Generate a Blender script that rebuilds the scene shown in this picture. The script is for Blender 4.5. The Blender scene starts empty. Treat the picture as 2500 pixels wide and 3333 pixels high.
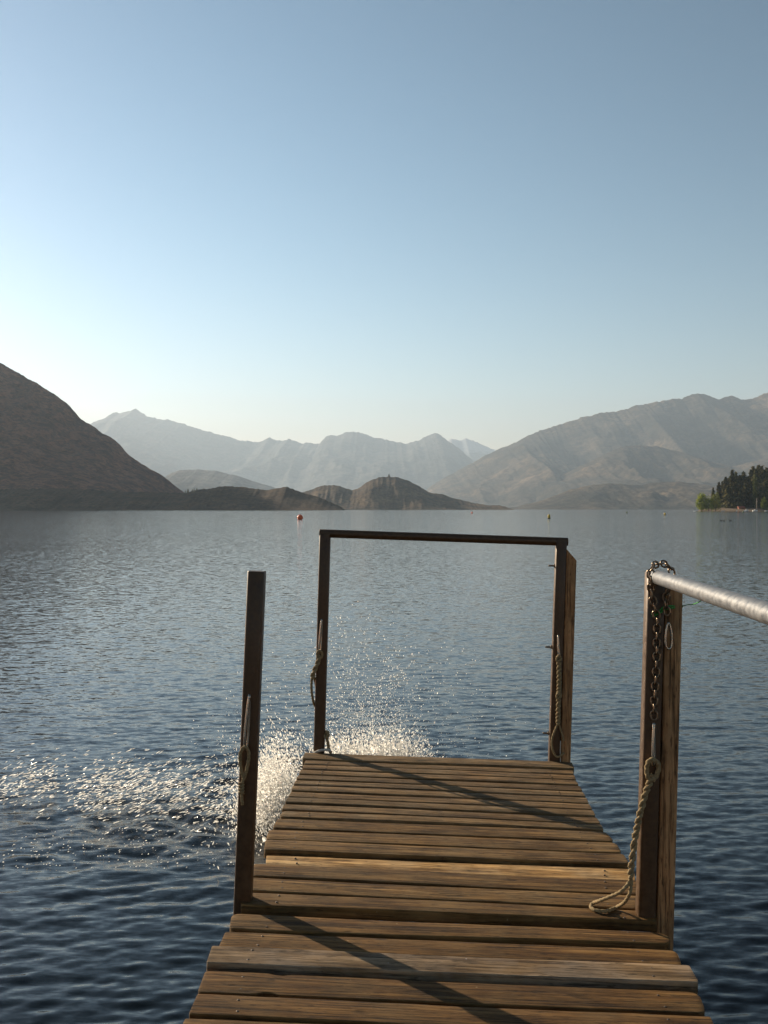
import bpy, bmesh, math, random
import numpy as np
from mathutils import Vector, Matrix
R = math.radians
random.seed(7)
rng = np.random.default_rng(7)
sc = bpy.context.scene
col = sc.collection

# ------------------------------------------------------------------ camera, sky, sun, exposure
CAM_Z = 2.0
cd = bpy.data.cameras.new('camera')
cam = bpy.data.objects.new('camera', cd)
col.objects.link(cam)
cd.sensor_fit = 'VERTICAL'
cd.sensor_height = 36
cd.sensor_width = 27
cd.lens = 35
cd.clip_start = 0.05
cd.clip_end = 80000
cam.location = (0, 0, CAM_Z)
cam.rotation_euler = (R(90 - 0.168), 0, 0)
sc.camera = cam

SUN_AZ, SUN_EL = R(-46), R(20)          # azimuth from +Y towards +X, elevation
w = bpy.data.worlds.new('World')
sc.world = w
w.use_nodes = True
nt = w.node_tree
sky = nt.nodes.new('ShaderNodeTexSky')
sky.sky_type = 'NISHITA'
sky.sun_disc = False
sky.sun_elevation = SUN_EL
sky.sun_rotation = SUN_AZ
sky.altitude = 300
sky.air_density = 0.99
sky.dust_density = 0.21
sky.ozone_density = 1.25
bg = nt.nodes['Background']
bg.inputs['Strength'].default_value = 0.076
# a film-like steeper response of the whole sky: scale, then gamma
sk = nt.nodes.new('ShaderNodeVectorMath')
sk.operation = 'MULTIPLY'
sk.inputs[1].default_value = (0.1405, 0.1155, 0.1070)
gm = nt.nodes.new('ShaderNodeGamma')
gm.inputs['Gamma'].default_value = 1.72
s10 = nt.nodes.new('ShaderNodeVectorMath')
s10.operation = 'SCALE'
s10.inputs['Scale'].default_value = 10.0
nt.links.new(sky.outputs[0], sk.inputs[0])
nt.links.new(sk.outputs[0], gm.inputs['Color'])
hs_ = nt.nodes.new('ShaderNodeHueSaturation')
hs_.inputs['Saturation'].default_value = 1.06
hs_.inputs['Hue'].default_value = 0.470
nt.links.new(gm.outputs[0], hs_.inputs['Color'])
nt.links.new(hs_.outputs[0], s10.inputs[0])
nt.links.new(s10.outputs[0], bg.inputs['Color'])

sd = bpy.data.lights.new('sun', 'SUN')
sun = bpy.data.objects.new('sun', sd)
col.objects.link(sun)
sd.energy = 5.0
sd.angle = R(0.53)
sd.color = (1.0, 0.84, 0.62)
sdir = Vector((math.sin(SUN_AZ) * math.cos(SUN_EL), math.cos(SUN_AZ) * math.cos(SUN_EL), math.sin(SUN_EL)))
sun.rotation_euler = sdir.to_track_quat('Z', 'Y').to_euler()
sun.location = (0, 0, 60)
sc.view_settings.view_transform = 'Standard'
sc.view_settings.look = 'None'
sc.view_settings.exposure = 1.1
sc.view_settings.gamma = 1.0
sc.view_settings.use_curve_mapping = False
sc.cycles.max_bounces = 8
sc.cycles.volume_bounces = 1
sc.cycles.transparent_max_bounces = 16
sc.cycles.use_denoising = True

# ------------------------------------------------------------------ measuring helpers
F, CX, CY = 3240.0, 1250.0, 1657.0
DECK_Z, DECK_X, ROLL = 0.5, 0.2, math.tan(R(1.65))
N = Vector((ROLL, 0, 1)).normalized()


def at(u, v, y):                         # a photo point at distance y
    return Vector(((u - CX) / F * y, y, CAM_Z - (v - CY) / F * y))


def on_deck(u, v):                       # a photo point on the sloping deck plane
    a, b = (u - CX) / F, (v - CY) / F
    y = (DECK_Z - CAM_Z + ROLL * DECK_X) / (-b + ROLL * a)
    return Vector((a * y, y, CAM_Z - b * y))


def on_water(u, v):
    y = CAM_Z / ((v - CY) / F)
    return Vector(((u - CX) / F * y, y, 0))


def deck(x, y, h=0.0):                   # plan position + height over the deck
    return Vector((x, y, DECK_Z - ROLL * (x - DECK_X))) + N * h


# ------------------------------------------------------------------ material helpers
def mat(name):
    m = bpy.data.materials.new(name)
    m.use_nodes = True
    return m, m.node_tree.nodes, m.node_tree.links, m.node_tree.nodes['Principled BSDF']


def node(ns, t, **kw):
    n = ns.new(t)
    for k, v in kw.items():
        if k.startswith('in_'):
            n.inputs[k[3:].replace('_', ' ')].default_value = v
        else:
            setattr(n, k, v)
    return n


def noise(ns, ls, vec, scale, detail=4, rough=0.55, dist=0.0):
    n = node(ns, 'ShaderNodeTexNoise')
    n.inputs['Scale'].default_value = scale
    n.inputs['Detail'].default_value = detail
    n.inputs['Roughness'].default_value = rough
    n.inputs['Distortion'].default_value = dist
    if vec is not None:
        ls.new(vec, n.inputs['Vector'])
    return n


def ramp(ns, ls, fac, stops):
    r = node(ns, 'ShaderNodeValToRGB')
    el = r.color_ramp.elements
    while len(el) < len(stops):
        el.new(0.5)
    for e, (p, c) in zip(el, stops):
        e.position = p
        e.color = (c[0], c[1], c[2], 1) if hasattr(c, '__len__') else (c, c, c, 1)
    ls.new(fac, r.inputs['Fac'])
    return r


def mix(ns, ls, fac, a, b, mode='MIX'):
    m = node(ns, 'ShaderNodeMix', data_type='RGBA', blend_type=mode)
    for sock, v in (('Factor', fac), ('A', a), ('B', b)):
        idx = {'Factor': 0, 'A': 6, 'B': 7}[sock]
        if hasattr(v, 'is_linked') or hasattr(v, 'links'):
            ls.new(v, m.inputs[idx])
        elif idx == 0:
            m.inputs[0].default_value = v
        else:
            m.inputs[idx].default_value = (v[0], v[1], v[2], 1)
    return m.outputs[2]


def scaled(ns, ls, vec, sx, sy, sz):
    mp = node(ns, 'ShaderNodeMapping')
    mp.inputs['Scale'].default_value = (sx, sy, sz)
    ls.new(vec, mp.inputs['Vector'])
    return mp


def math_node(ns, ls, op, a, b=None):
    m = node(ns, 'ShaderNodeMath', operation=op)
    for i, v in enumerate((a, b)):
        if v is None:
            continue
        if isinstance(v, (int, float)):
            m.inputs[i].default_value = v
        else:
            ls.new(v, m.inputs[i])
    return m.outputs[0]


def wood_material(name, dark, mid, light, grey, axis='X', tinted=True):
    m, ns, ls, p = mat(name)
    tc = node(ns, 'ShaderNodeTexCoord')
    oi = node(ns, 'ShaderNodeObjectInfo')
    off = node(ns, 'ShaderNodeVectorMath', operation='MULTIPLY_ADD')
    rv = node(ns, 'ShaderNodeCombineXYZ')
    ls.new(oi.outputs['Random'], rv.inputs[0])
    ls.new(oi.outputs['Random'], rv.inputs[1])
    ls.new(rv.outputs[0], off.inputs[0])
    off.inputs[1].default_value = (37, 91, 0)
    ls.new(tc.outputs['Object'], off.inputs[2])
    v = off.outputs[0]
    st = (1.0, 22, 22) if axis == 'X' else (22, 22, 1.0)
    fine = (2.0, 78, 78) if axis == 'X' else (78, 78, 2.0)
    g1 = noise(ns, ls, scaled(ns, ls, v, *st).outputs[0], 1.6, 6, 0.65, 0.6)
    g2 = noise(ns, ls, scaled(ns, ls, v, *fine).outputs[0], 1.5, 4, 0.7)
    bl = noise(ns, ls, v, 5.0, 3, 0.6)
    base = ramp(ns, ls, g1.outputs['Fac'], [(0.30, dark), (0.5, mid), (0.72, light)])
    wear = ramp(ns, ls, bl.outputs['Fac'], [(0.42, 0.0), (0.68, 1.0)])
    c = mix(ns, ls, math_node(ns, ls, 'MULTIPLY', wear.outputs[0], 0.5), base.outputs[0], grey)
    # dark hairline checks along the grain
    crack = ramp(ns, ls, g2.outputs['Fac'], [(0.34, 0.2), (0.47, 1.0)])
    c = mix(ns, ls, 0.92, c, crack.outputs[0], 'MULTIPLY')
    # short dark flecks and pits in the grain
    fv = scaled(ns, ls, v, *((16, 95, 95) if axis == 'X' else (95, 95, 16)))
    fk = noise(ns, ls, fv.outputs[0], 1.0, 3, 0.6)
    fr_ = ramp(ns, ls, fk.outputs['Fac'], [(0.33, 0.22), (0.41, 1.0)])
    c = mix(ns, ls, 0.75, c, fr_.outputs[0], 'MULTIPLY')
    sv = scaled(ns, ls, v, *((4, 9, 9) if axis == 'X' else (9, 9, 4)))
    sn = noise(ns, ls, sv.outputs[0], 1.3, 5, 0.65)
    sr = ramp(ns, ls, sn.outputs['Fac'], [(0.36, 0.55), (0.56, 1.08)])
    c = mix(ns, ls, 0.8, c, sr.outputs[0], 'MULTIPLY')
    # knots
    kn = node(ns, 'ShaderNodeTexVoronoi', feature='F1')
    kn.inputs['Scale'].default_value = 1.0
    kv = scaled(ns, ls, v, *((3.5, 11, 11) if axis == 'X' else (11, 11, 3.5)))
    kd = noise(ns, ls, v, 14, 2)
    kmix = node(ns, 'ShaderNodeVectorMath', operation='MULTIPLY_ADD')
    ls.new(kd.outputs['Color'], kmix.inputs[0])
    kmix.inputs[1].default_value = (0.5, 0.5, 0.5)
    ls.new(kv.outputs[0], kmix.inputs[2])
    ls.new(kmix.outputs[0], kn.inputs['Vector'])
    kr = ramp(ns, ls, kn.outputs['Distance'], [(0.06, 0.25), (0.17, 1.0)])
    c = mix(ns, ls, 0.7, c, kr.outputs[0], 'MULTIPLY')
    # pale specks: droppings, lichen, worn spots
    vo = node(ns, 'ShaderNodeTexVoronoi', feature='F1')
    vo.inputs['Scale'].default_value = 17.0
    ls.new(v, vo.inputs['Vector'])
    vr = ramp(ns, ls, vo.outputs['Distance'], [(0.035, 0.75), (0.075, 0.0)])
    vs = ramp(ns, ls, vo.outputs['Color'], [(0.72, 0.0), (0.76, 1.0)])
    c = mix(ns, ls, math_node(ns, ls, 'MULTIPLY', vr.outputs[0], vs.outputs[0]), c, (0.36, 0.30, 0.20))
    if tinted:
        wa = node(ns, 'ShaderNodeAttribute', attribute_name='wear')
        c = mix(ns, ls, math_node(ns, ls, 'MULTIPLY', wa.outputs['Fac'], 0.4), c, (0.27, 0.19, 0.095))
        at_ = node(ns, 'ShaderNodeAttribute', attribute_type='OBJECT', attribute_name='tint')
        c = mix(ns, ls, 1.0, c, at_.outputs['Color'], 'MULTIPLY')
    ls.new(c, p.inputs['Base Color'])
    p.inputs['Roughness'].default_value = 0.8
    p.inputs['Specular IOR Level'].default_value = 0.18
    h1 = math_node(ns, ls, 'MULTIPLY', g1.outputs['Fac'], 0.6)
    h2 = math_node(ns, ls, 'MULTIPLY', crack.outputs[0], 0.5)
    hh = math_node(ns, ls, 'ADD', h1, h2)
    hh = math_node(ns, ls, 'ADD', hh, math_node(ns, ls, 'MULTIPLY', kr.outputs[0], 0.4))
    b = node(ns, 'ShaderNodeBump')
    b.inputs['Strength'].default_value = 0.9
    b.inputs['Distance'].default_value = 0.006
    ls.new(hh, b.inputs['Height'])
    ls.new(b.outputs[0], p.inputs['Normal'])
    return m


def speckled(name, c1, c2, scale, rough=0.6, metal=0.0, bump=0.0, spec=0.4, rough2=None):
    m, ns, ls, p = mat(name)
    tc = node(ns, 'ShaderNodeTexCoord')
    n = noise(ns, ls, tc.outputs['Object'], scale, 6, 0.65)
    r = ramp(ns, ls, n.outputs['Fac'], [(0.35, c1), (0.65, c2)])
    ls.new(r.outputs[0], p.inputs['Base Color'])
    p.inputs['Roughness'].default_value = rough
    if rough2 is not None:
        rr = ramp(ns, ls, n.outputs['Fac'], [(0.35, rough), (0.65, rough2)])
        ls.new(rr.outputs[0], p.inputs['Roughness'])
    p.inputs['Metallic'].default_value = metal
    p.inputs['Specular IOR Level'].default_value = spec
    if bump:
        b = node(ns, 'ShaderNodeBump')
        b.inputs['Strength'].default_value = bump
        b.inputs['Distance'].default_value = 0.003
        ls.new(n.outputs['Fac'], b.inputs['Height'])
        ls.new(b.outputs[0], p.inputs['Normal'])
    return m


M = {}
M['plank'] = wood_material('weathered_plank', (0.036, 0.016, 0.005), (0.155, 0.084, 0.027), (0.35, 0.215, 0.088), (0.22, 0.155, 0.082))
M['pile'] = wood_material('pile_timber', (0.2624, 0.123, 0.0492), (0.41, 0.2132, 0.0943), (0.492, 0.287, 0.1394), (0.3936, 0.2378, 0.123), axis='Z', tinted=False)
M['bearer'] = wood_material('bearer_timber', (0.05, 0.03, 0.016), (0.09, 0.055, 0.03), (0.13, 0.085, 0.05), (0.10, 0.075, 0.05), axis='Z', tinted=False)
M['post'] = speckled('brown_steel', (0.0527, 0.0248, 0.00868), (0.0837, 0.04464, 0.0186), 40, 0.36, 0.2, 0.15, 0.5, 0.6)
M['galv'] = speckled('galvanised_steel', (0.13, 0.13, 0.135), (0.25, 0.25, 0.255), 45, 0.42, 0.6, 0.0, 0.5, 0.6)
M['chain'] = speckled('rusty_chain', (0.1152, 0.0792, 0.0504), (0.2448, 0.18, 0.1224), 120, 0.30, 0.85, 0.2)
M['hook'] = speckled('bright_hook_steel', (0.3024, 0.2664, 0.216), (0.4176, 0.3744, 0.3168), 80, 0.26, 0.9)
M['rope'] = speckled('hemp_rope', (0.18, 0.126, 0.0612), (0.3024, 0.2268, 0.126), 160, 0.85, 0, 0.5, 0.2)
M['white_rope'] = speckled('pale_rope', (0.396, 0.3744, 0.3312), (0.504, 0.4824, 0.432), 160, 0.8, 0, 0.4, 0.2)
M['string'] = speckled('green_string', (0.03, 0.22, 0.04), (0.06, 0.34, 0.07), 200, 0.6)
M['nail'] = speckled('nail_steel', (0.06, 0.045, 0.035), (0.14, 0.11, 0.09), 300, 0.5, 0.7)


# ------------------------------------------------------------------ object helpers
def link_mesh(name, me, m=None, parent=None, smooth=False):
    o = bpy.data.objects.new(name, me)
    col.objects.link(o)
    if m is not None and not me.materials:
        me.materials.append(m)
    if parent:
        o.parent = parent
    if smooth:
        me.polygons.foreach_set('use_smooth', [True] * len(me.polygons))
    return o


def py_mesh(name, verts, faces):
    me = bpy.data.meshes.new(name)
    me.from_pydata([tuple(v) for v in verts], [], faces)
    me.update()
    return me


def np_mesh(name, V, Fq):
    """V (n,3) floats, Fq (m,k) ints, all faces with k corners"""
    me = bpy.data.meshes.new(name)
    V = np.asarray(V, dtype=np.float32)
    Fq = np.asarray(Fq, dtype=np.int32)
    k = Fq.shape[1]
    me.vertices.add(len(V))
    me.vertices.foreach_set('co', V.ravel())
    me.loops.add(Fq.size)
    me.loops.foreach_set('vertex_index', Fq.ravel())
    me.polygons.add(len(Fq))
    me.polygons.foreach_set('loop_start', np.arange(0, Fq.size, k, dtype=np.int32))
    me.update(calc_edges=True)
    me.validate()
    return me


def empty(name, loc=(0, 0, 0)):
    o = bpy.data.objects.new(name, None)
    o.empty_display_size = 0.1
    o.location = loc
    col.objects.link(o)
    return o


def tag(o, label=None, cat=None, group=None, kind=None):
    if label:
        o['label'] = label
    if cat:
        o['category'] = cat
    if group:
        o['group'] = group
    if kind:
        o['kind'] = kind
    return o


def grid_faces(nr, nc, wrap=False):
    a = np.arange(nr * nc).reshape(nr, nc)
    if wrap:
        b = np.roll(a, -1, axis=1)
        f = np.stack([a[:-1], b[:-1], b[1:], a[1:]], -1)
    else:
        f = np.stack([a[:-1, :-1], a[:-1, 1:], a[1:, 1:], a[1:, :-1]], -1)
    return f.reshape(-1, 4)


def frames(pts):
    """parallel-transport frames along a polyline"""
    P = [Vector(p) for p in pts]
    T = []
    for i in range(len(P)):
        a = P[max(i - 1, 0)]
        b = P[min(i + 1, len(P) - 1)]
        T.append((b - a).normalized())
    u = T[0].orthogonal().normalized()
    out = []
    for i, t in enumerate(T):
        u = (u - t * u.dot(t)).normalized()
        out.append((P[i], t, u, t.cross(u)))
    return out


def smooth_path(pts, n):
    """Catmull-Rom through the points, n samples"""
    P = [np.array(p, float) for p in pts]
    P = [2 * P[0] - P[1]] + P + [2 * P[-1] - P[-2]]
    seg = len(P) - 3
    out = []
    for k in range(n):
        t = k / (n - 1) * seg
        i = min(int(t), seg - 1)
        t -= i
        a, b, c, d = P[i:i + 4]
        out.append(0.5 * ((2 * b) + (c - a) * t + (2 * a - 5 * b + 4 * c - d) * t * t + (3 * b - a - 3 * c + d) * t ** 3))
    return out


def tube(pts, rad, ns=10, lobes=0, lobe=0.0, pitch=0.03, caps=True):
    """swept tube; rad a number or a list; lobes > 0 gives laid rope strands twisting with the pitch"""
    fr = frames(pts)
    V, Fc = [], []
    L = 0
    for i, (p, t, u, b) in enumerate(fr):
        if i:
            L += (fr[i][0] - fr[i - 1][0]).length
        r = rad[i] if hasattr(rad, '__len__') else rad
        tw = 2 * math.pi * L / pitch / max(lobes, 1) if lobes else 0
        for k in range(ns):
            a = 2 * math.pi * k / ns
            rr = r * (1 + lobe * math.cos(lobes * (a - tw))) if lobes else r
            V.append(p + u * (rr * math.cos(a)) + b * (rr * math.sin(a)))
    n = len(fr)
    for i in range(n - 1):
        for k in range(ns):
            k2 = (k + 1) % ns
            Fc.append((i * ns + k, i * ns + k2, (i + 1) * ns + k2, (i + 1) * ns + k))
    if caps:
        Fc.append(tuple(reversed(range(ns))))
        Fc.append(tuple((n - 1) * ns + k for k in range(ns)))
    return V, Fc


def tube_obj(name, pts, rad, m, parent=None, **kw):
    return link_mesh(name, py_mesh(name, *tube(pts, rad, **kw)), m, parent, True)


def bevel_prism(a, b, wx, wy, bev, yaw=0.0, cut=None):
    """square bar from point a (bottom centre) to b (top centre) with rounded corners"""
    a, b = Vector(a), Vector(b)
    t = (b - a).normalized()
    x = Vector((math.cos(yaw), -math.sin(yaw), 0))
    x = (x - t * x.dot(t)).normalized()
    y = t.cross(x)
    prof = []
    for sx, sy, a0 in ((1, 1, 0), (-1, 1, 90), (-1, -1, 180), (1, -1, 270)):
        for k in range(4):
            an = R(a0 + 30 * k)
            prof.append((sx * (wx / 2 - bev) + bev * math.cos(an), sy * (wy / 2 - bev) + bev * math.sin(an)))
    n = len(prof)
    V = []
    L = (b - a).length
    st = [0, 0.25, 0.5, 0.75, 1 - 0.003 / L, 1]
    for s in st:
        sh = 1 - 0.06 if s == 1 else 1
        for q in prof:
            p = a.lerp(b, s) + x * q[0] * sh + y * q[1] * sh
            if cut and s > 0.9:
                p = p + t * cut * q[0] / wx
            V.append(p)
    Fc = []
    for i in range(len(st) - 1):
        for k in range(n):
            k2 = (k + 1) % n
            Fc.append((i * n + k, i * n + k2, (i + 1) * n + k2, (i + 1) * n + k))
    Fc.append(tuple(reversed(range(n))))
    Fc.append(tuple((len(st) - 1) * n + k for k in range(n)))
    return V, Fc


def shade_auto(o, ang=40):
    me = o.data
    me.polygons.foreach_set('use_smooth', [True] * len(me.polygons))
    try:
        me.set_sharp_from_angle(angle=R(ang))
    except Exception:
        pass
    return o


# ------------------------------------------------------------------ numpy noise for terrain
_perm = np.random.default_rng(3).permutation(4096)
_val = np.random.default_rng(4).random(4096)


def vnoise(x, y):
    xi, yi = np.floor(x).astype(int), np.floor(y).astype(int)
    fx, fy = x - xi, y - yi
    fx, fy = fx * fx * (3 - 2 * fx), fy * fy * (3 - 2 * fy)
    h = lambda a, b: _val[(_perm[(a % 4096)] + b * 131) % 4096]
    return (h(xi, yi) * (1 - fx) + h(xi + 1, yi) * fx) * (1 - fy) + (h(xi, yi + 1) * (1 - fx) + h(xi + 1, yi + 1) * fx) * fy


def fbm(x, y, o=6, ridged=False):
    s, a, t = 0, 0.5, 0
    for i in range(o):
        n = vnoise(x * 2 ** i + 17.3 * i, y * 2 ** i + 9.1 * i)
        if ridged:
            n = 1 - abs(2 * n - 1)
        s = s + a * n
        t += a
        a *= 0.5
    return s / t


# ------------------------------------------------------------------ water
def build_water():
    # rings that widen with distance; fine where the lake is looked at, coarse elsewhere
    rad = [0.0]
    r = 1.2
    rr = []
    while r < 9000:
        rr.append(r)
        r *= 1.0040 if r < 13 else (1.008 if r < 60 else (1.012 if r < 200 else 1.03))
    rr = np.array(rr)
    a1 = np.linspace(R(-27), R(27), 340)
    a2 = np.linspace(R(27), R(333), 90)[1:-1]
    an = np.concatenate([a1, a2])
    Rg, A = np.meshgrid(rr, an, indexing='ij')
    X, Y = Rg * np.sin(A), Rg * np.cos(A)
    dr = np.gradient(rr)[:, None] * np.ones_like(A)
    da = np.abs(np.gradient(np.unwrap(an)))[None, :] * Rg
    step = np.maximum(dr, da)
    Z = np.zeros_like(X)
    g = np.random.default_rng(11)
    miss = np.zeros_like(X)
    nw = 150
    for i in range(nw):
        lam = 0.060 * (0.9 / 0.060) ** (i / (nw - 1))
        th = R(-11) + g.normal(0, R(22))           # waves run slightly across the lake
        k = 2 * math.pi / lam
        slope = 0.0172 * (1.0 if lam < 0.13 else (0.13 / lam) ** 1.6)
        amp = slope / k
        keep = np.clip((lam / step - 2.4) / 2.4, 0, 1)
        ph = g.uniform(0, 6.28)
        D = X * math.sin(th) + Y * math.cos(th)
        Z += amp * keep * np.sin(k * D + ph)
        miss += (1 - keep ** 2) * slope ** 2 / 2
    # gust patches: roughness comes and goes across the lake
    gust = 0.45 + 0.55 * fbm(X / 7 + 50, Y / 13 + 20, 3) + 0.6 * fbm(X / 40 + 5, Y / 70 + 2, 4)
    Z *= gust
    # ring waves and chop round the splash
    for (cx, cy, am, wd) in ((-0.55, 7.0, 0.020, 1.0), (-1.5, 6.25, 0.010, 0.6), (0.15, 7.5, 0.012, 0.7)):
        d = np.hypot(X - cx, Y - cy)
        ok = np.clip((0.3 / step - 3.0) / 3.0, 0, 1)
        Z += ok * am * np.exp(-(d / wd) ** 2) * (np.sin(d * 19) + 1.2 * (fbm(X * 9, Y * 9, 3) - 0.5) * 2)
    V = np.stack([X, Y, Z], -1).reshape(-1, 3)
    nr, nc = X.shape
    Fq = grid_faces(nr, nc, True)
    me = np_mesh('water', V, Fq)
    at_ = me.attributes.new('ripple', 'FLOAT', 'POINT')
    at_.data.foreach_set('value', (np.sqrt(miss) * gust).astype(np.float32).ravel())
    me.polygons.foreach_set('use_smooth', [True] * len(me.polygons))
    m, ns, ls, p = mat('lake_water')
    geo = node(ns, 'ShaderNodeNewGeometry')
    pos = geo.outputs['Position']
    att = node(ns, 'ShaderNodeAttribute', attribute_name='ripple')
    # slopes from noise: fine ripples everywhere, plus what the far mesh is too coarse to carry
    s1 = scaled(ns, ls, pos, 5.0, 11.0, 1)
    n1 = noise(ns, ls, s1.outputs[0], 1.0, 3, 0.6)
    s2 = scaled(ns, ls, pos, 12.0, 36.0, 1)
    s2.inputs['Rotation'].default_value = (0, 0, R(-11))
    n2 = noise(ns, ls, s2.outputs[0], 1.0, 3, 0.6)

    def slope(n, amp):
        a = node(ns, 'ShaderNodeVectorMath', operation='SUBTRACT')
        ls.new(n.outputs['Color'], a.inputs[0])
        a.inputs[1].default_value = (0.5, 0.5, 0.5)
        b = node(ns, 'ShaderNodeVectorMath', operation='SCALE')
        ls.new(a.outputs[0], b.inputs[0])
        if isinstance(amp, float):
            b.inputs['Scale'].default_value = amp
        else:
            ls.new(amp, b.inputs['Scale'])
        return b.outputs[0]
    far = math_node(ns, ls, 'MULTIPLY', att.outputs['Fac'], 3.8)
    v = node(ns, 'ShaderNodeVectorMath', operation='ADD')
    ls.new(slope(n1, far), v.inputs[0])
    ls.new(slope(n2, 0.38), v.inputs[1])
    fl = node(ns, 'ShaderNodeVectorMath', operation='MULTIPLY')
    ls.new(v.outputs[0], fl.inputs[0])
    fl.inputs[1].default_value = (0.55, 1.0, 0.0)
    ad = node(ns, 'ShaderNodeVectorMath', operation='ADD')
    ls.new(geo.outputs['Normal'], ad.inputs[0])
    ls.new(fl.outputs[0], ad.inputs[1])
    nm = node(ns, 'ShaderNodeVectorMath', operation='NORMALIZE')
    ls.new(ad.outputs[0], nm.inputs[0])
    ls.new(nm.outputs[0], p.inputs['Normal'])
    p.inputs['Base Color'].default_value = (0.0045, 0.008, 0.011, 1)
    p.inputs['Roughness'].default_value = 0.06
    p.inputs['IOR'].default_value = 1.333
    o = link_mesh('water', me, m)
    tag(o, 'rippled blue lake water stretching to the hills', 'water', kind='structure')
    return o


build_water()


# ------------------------------------------------------------------ hills and mountains
def hill_material(name, c1, c2, c3, size, snow=None):
    m, ns, ls, p = mat(name)
    geo = node(ns, 'ShaderNodeNewGeometry')
    v = scaled(ns, ls, geo.outputs['Position'], 1 / size, 1 / size, 1.6 / size)
    n1 = noise(ns, ls, v.outputs[0], 1.0, 8, 0.65)
    n2 = noise(ns, ls, v.outputs[0], 7.0, 6, 0.7)
    r = ramp(ns, ls, n1.outputs['Fac'], [(0.36, c1), (0.5, c2), (0.66, c3)])
    d = ramp(ns, ls, n2.outputs['Fac'], [(0.40, 0.25), (0.56, 1.05)])
    c = mix(ns, ls, 0.8, r.outputs[0], d.outputs[0], 'MULTIPLY')
    n3 = noise(ns, ls, v.outputs[0], 28.0, 5, 0.7)
    d3 = ramp(ns, ls, n3.outputs['Fac'], [(0.40, 0.45), (0.60, 1.15)])
    c = mix(ns, ls, 0.7, c, d3.outputs[0], 'MULTIPLY')
    bm_ = node(ns, 'ShaderNodeBump')
    bm_.inputs['Strength'].default_value = 0.8
    bm_.inputs['Distance'].default_value = size * 0.05
    ls.new(n2.outputs['Fac'], bm_.inputs['Height'])
    ls.new(bm_.outputs[0], p.inputs['Normal'])
    if snow:
        sx = node(ns, 'ShaderNodeSeparateXYZ')
        ls.new(geo.outputs['Position'], sx.inputs[0])
        h = math_node(ns, ls, 'MULTIPLY_ADD', n2.outputs['Fac'], 600.0)
        h.node.inputs[2].default_value = 0
        h = math_node(ns, ls, 'ADD', h, sx.outputs[2])
        k = ramp(ns, ls, math_node(ns, ls, 'MULTIPLY', h, 1 / (2 * snow)), [(0.49, 0.0), (0.55, 1.0)])
        c = mix(ns, ls, k.outputs[0], c, (0.42, 0.43, 0.45))
    ls.new(c, p.inputs['Base Color'])
    p.inputs['Roughness'].default_value = 0.95
    p.inputs['Specular IOR Level'].default_value = 0.1
    return m


def hill(name, prof, D, front, back, label, m, gully=0.25, nscale=None, cols=220, rows=60, seed=0, jag=1.5, shape=1.1):
    """a ridge at distance D whose skyline passes through the photo points prof; it runs down to
    the lake over 'front' metres and away behind over 'back' metres"""
    pu = np.array([q[0] for q in prof], float)
    pv = np.array([q[1] for q in prof], float)
    u = np.linspace(pu[0], pu[-1], cols)
    hgt = CAM_Z + (CY - np.interp(u, pu, pv)) / F * D
    jg = (fbm(u / 22 + seed * 7, u * 0 + seed, 4) - 0.5) * 2 * jag / F * D
    jg += (fbm(u / 7 + seed * 3, u * 0 + seed + 5, 3) - 0.5) * 1.6 * jag / F * D
    hgt = hgt + jg
    x = (u - CX) / F * D
    nscale = nscale or front * 0.35
    sf = np.linspace(1, 0, rows)            # 1 at the shore, 0 at the ridge
    sb = np.linspace(0, 1, rows // 3)[1:]
    V = []
    for s in sf:
        y = D - front * s + (fbm(x / nscale / 1.5 + 3 * seed, x * 0 + 8, 3) - 0.5) * front * 0.5 * s
        hh = np.maximum(hgt, 0) * (1 - s) ** shape
        gl = (fbm(x / nscale + seed * 3.1, y / nscale / 1.7 + s * 1.0, 6, True) - 0.62)
        hh = hh + gl * gully * np.maximum(hgt, 0) * np.sin(math.pi * min(s * 1.0, 1)) ** 0.8 * 1.2
        # never above the sight line to the ridge
        lim = CAM_Z + (hgt - CAM_Z) * (y / D) * (1 - 0.02 * min(s * 8, 1))
        hh = np.minimum(hh, lim) - 6 * s
        V.append(np.stack([x, y, hh], -1))
    for s in sb:
        y = D + back * s + 0 * x
        V.append(np.stack([x, y, np.maximum(hgt, 0) * (1 - s) ** 1.2 - 8 * s], -1))
    V = np.array(V)
    nr, nc = V.shape[:2]
    me = np_mesh(name, V.reshape(-1, 3), grid_faces(nr, nc))
    me.polygons.foreach_set('use_smooth', [True] * len(me.polygons))
    o = link_mesh(name, me, m)
    tag(o, label, 'hill' if 'hill' in name else 'mountain', kind='structure')
    return o


def P3(l):                               # skyline read in full-frame display pixels
    return [(a * 2500 / 1659, b * 2500 / 1659) for a, b in l]


M['hill_l'] = hill_material('bare_brown_hillside', (0.135, 0.050, 0.028), (0.245, 0.098, 0.056), (0.33, 0.14, 0.08), 300)
M['isl'] = hill_material('tussock_hill', (0.0468, 0.03024, 0.01728), (0.1008, 0.06336, 0.03744), (0.1872, 0.1224, 0.0684), 90)
M['shore'] = hill_material('scrub_shore', (0.036, 0.018, 0.008), (0.072, 0.037, 0.018), (0.12, 0.066, 0.030), 45)
M['mtn_r'] = hill_material('tussock_mountain', (0.02448, 0.02326, 0.01591), (0.07956, 0.05998, 0.04039), (0.2203, 0.153, 0.09486), 800)
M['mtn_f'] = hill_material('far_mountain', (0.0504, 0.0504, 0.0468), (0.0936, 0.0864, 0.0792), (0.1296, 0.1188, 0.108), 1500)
M['snow'] = hill_material('snowy_mountain', (0.06, 0.06, 0.06), (0.11, 0.10, 0.09), (0.15, 0.14, 0.13), 900, snow=1600)

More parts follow.
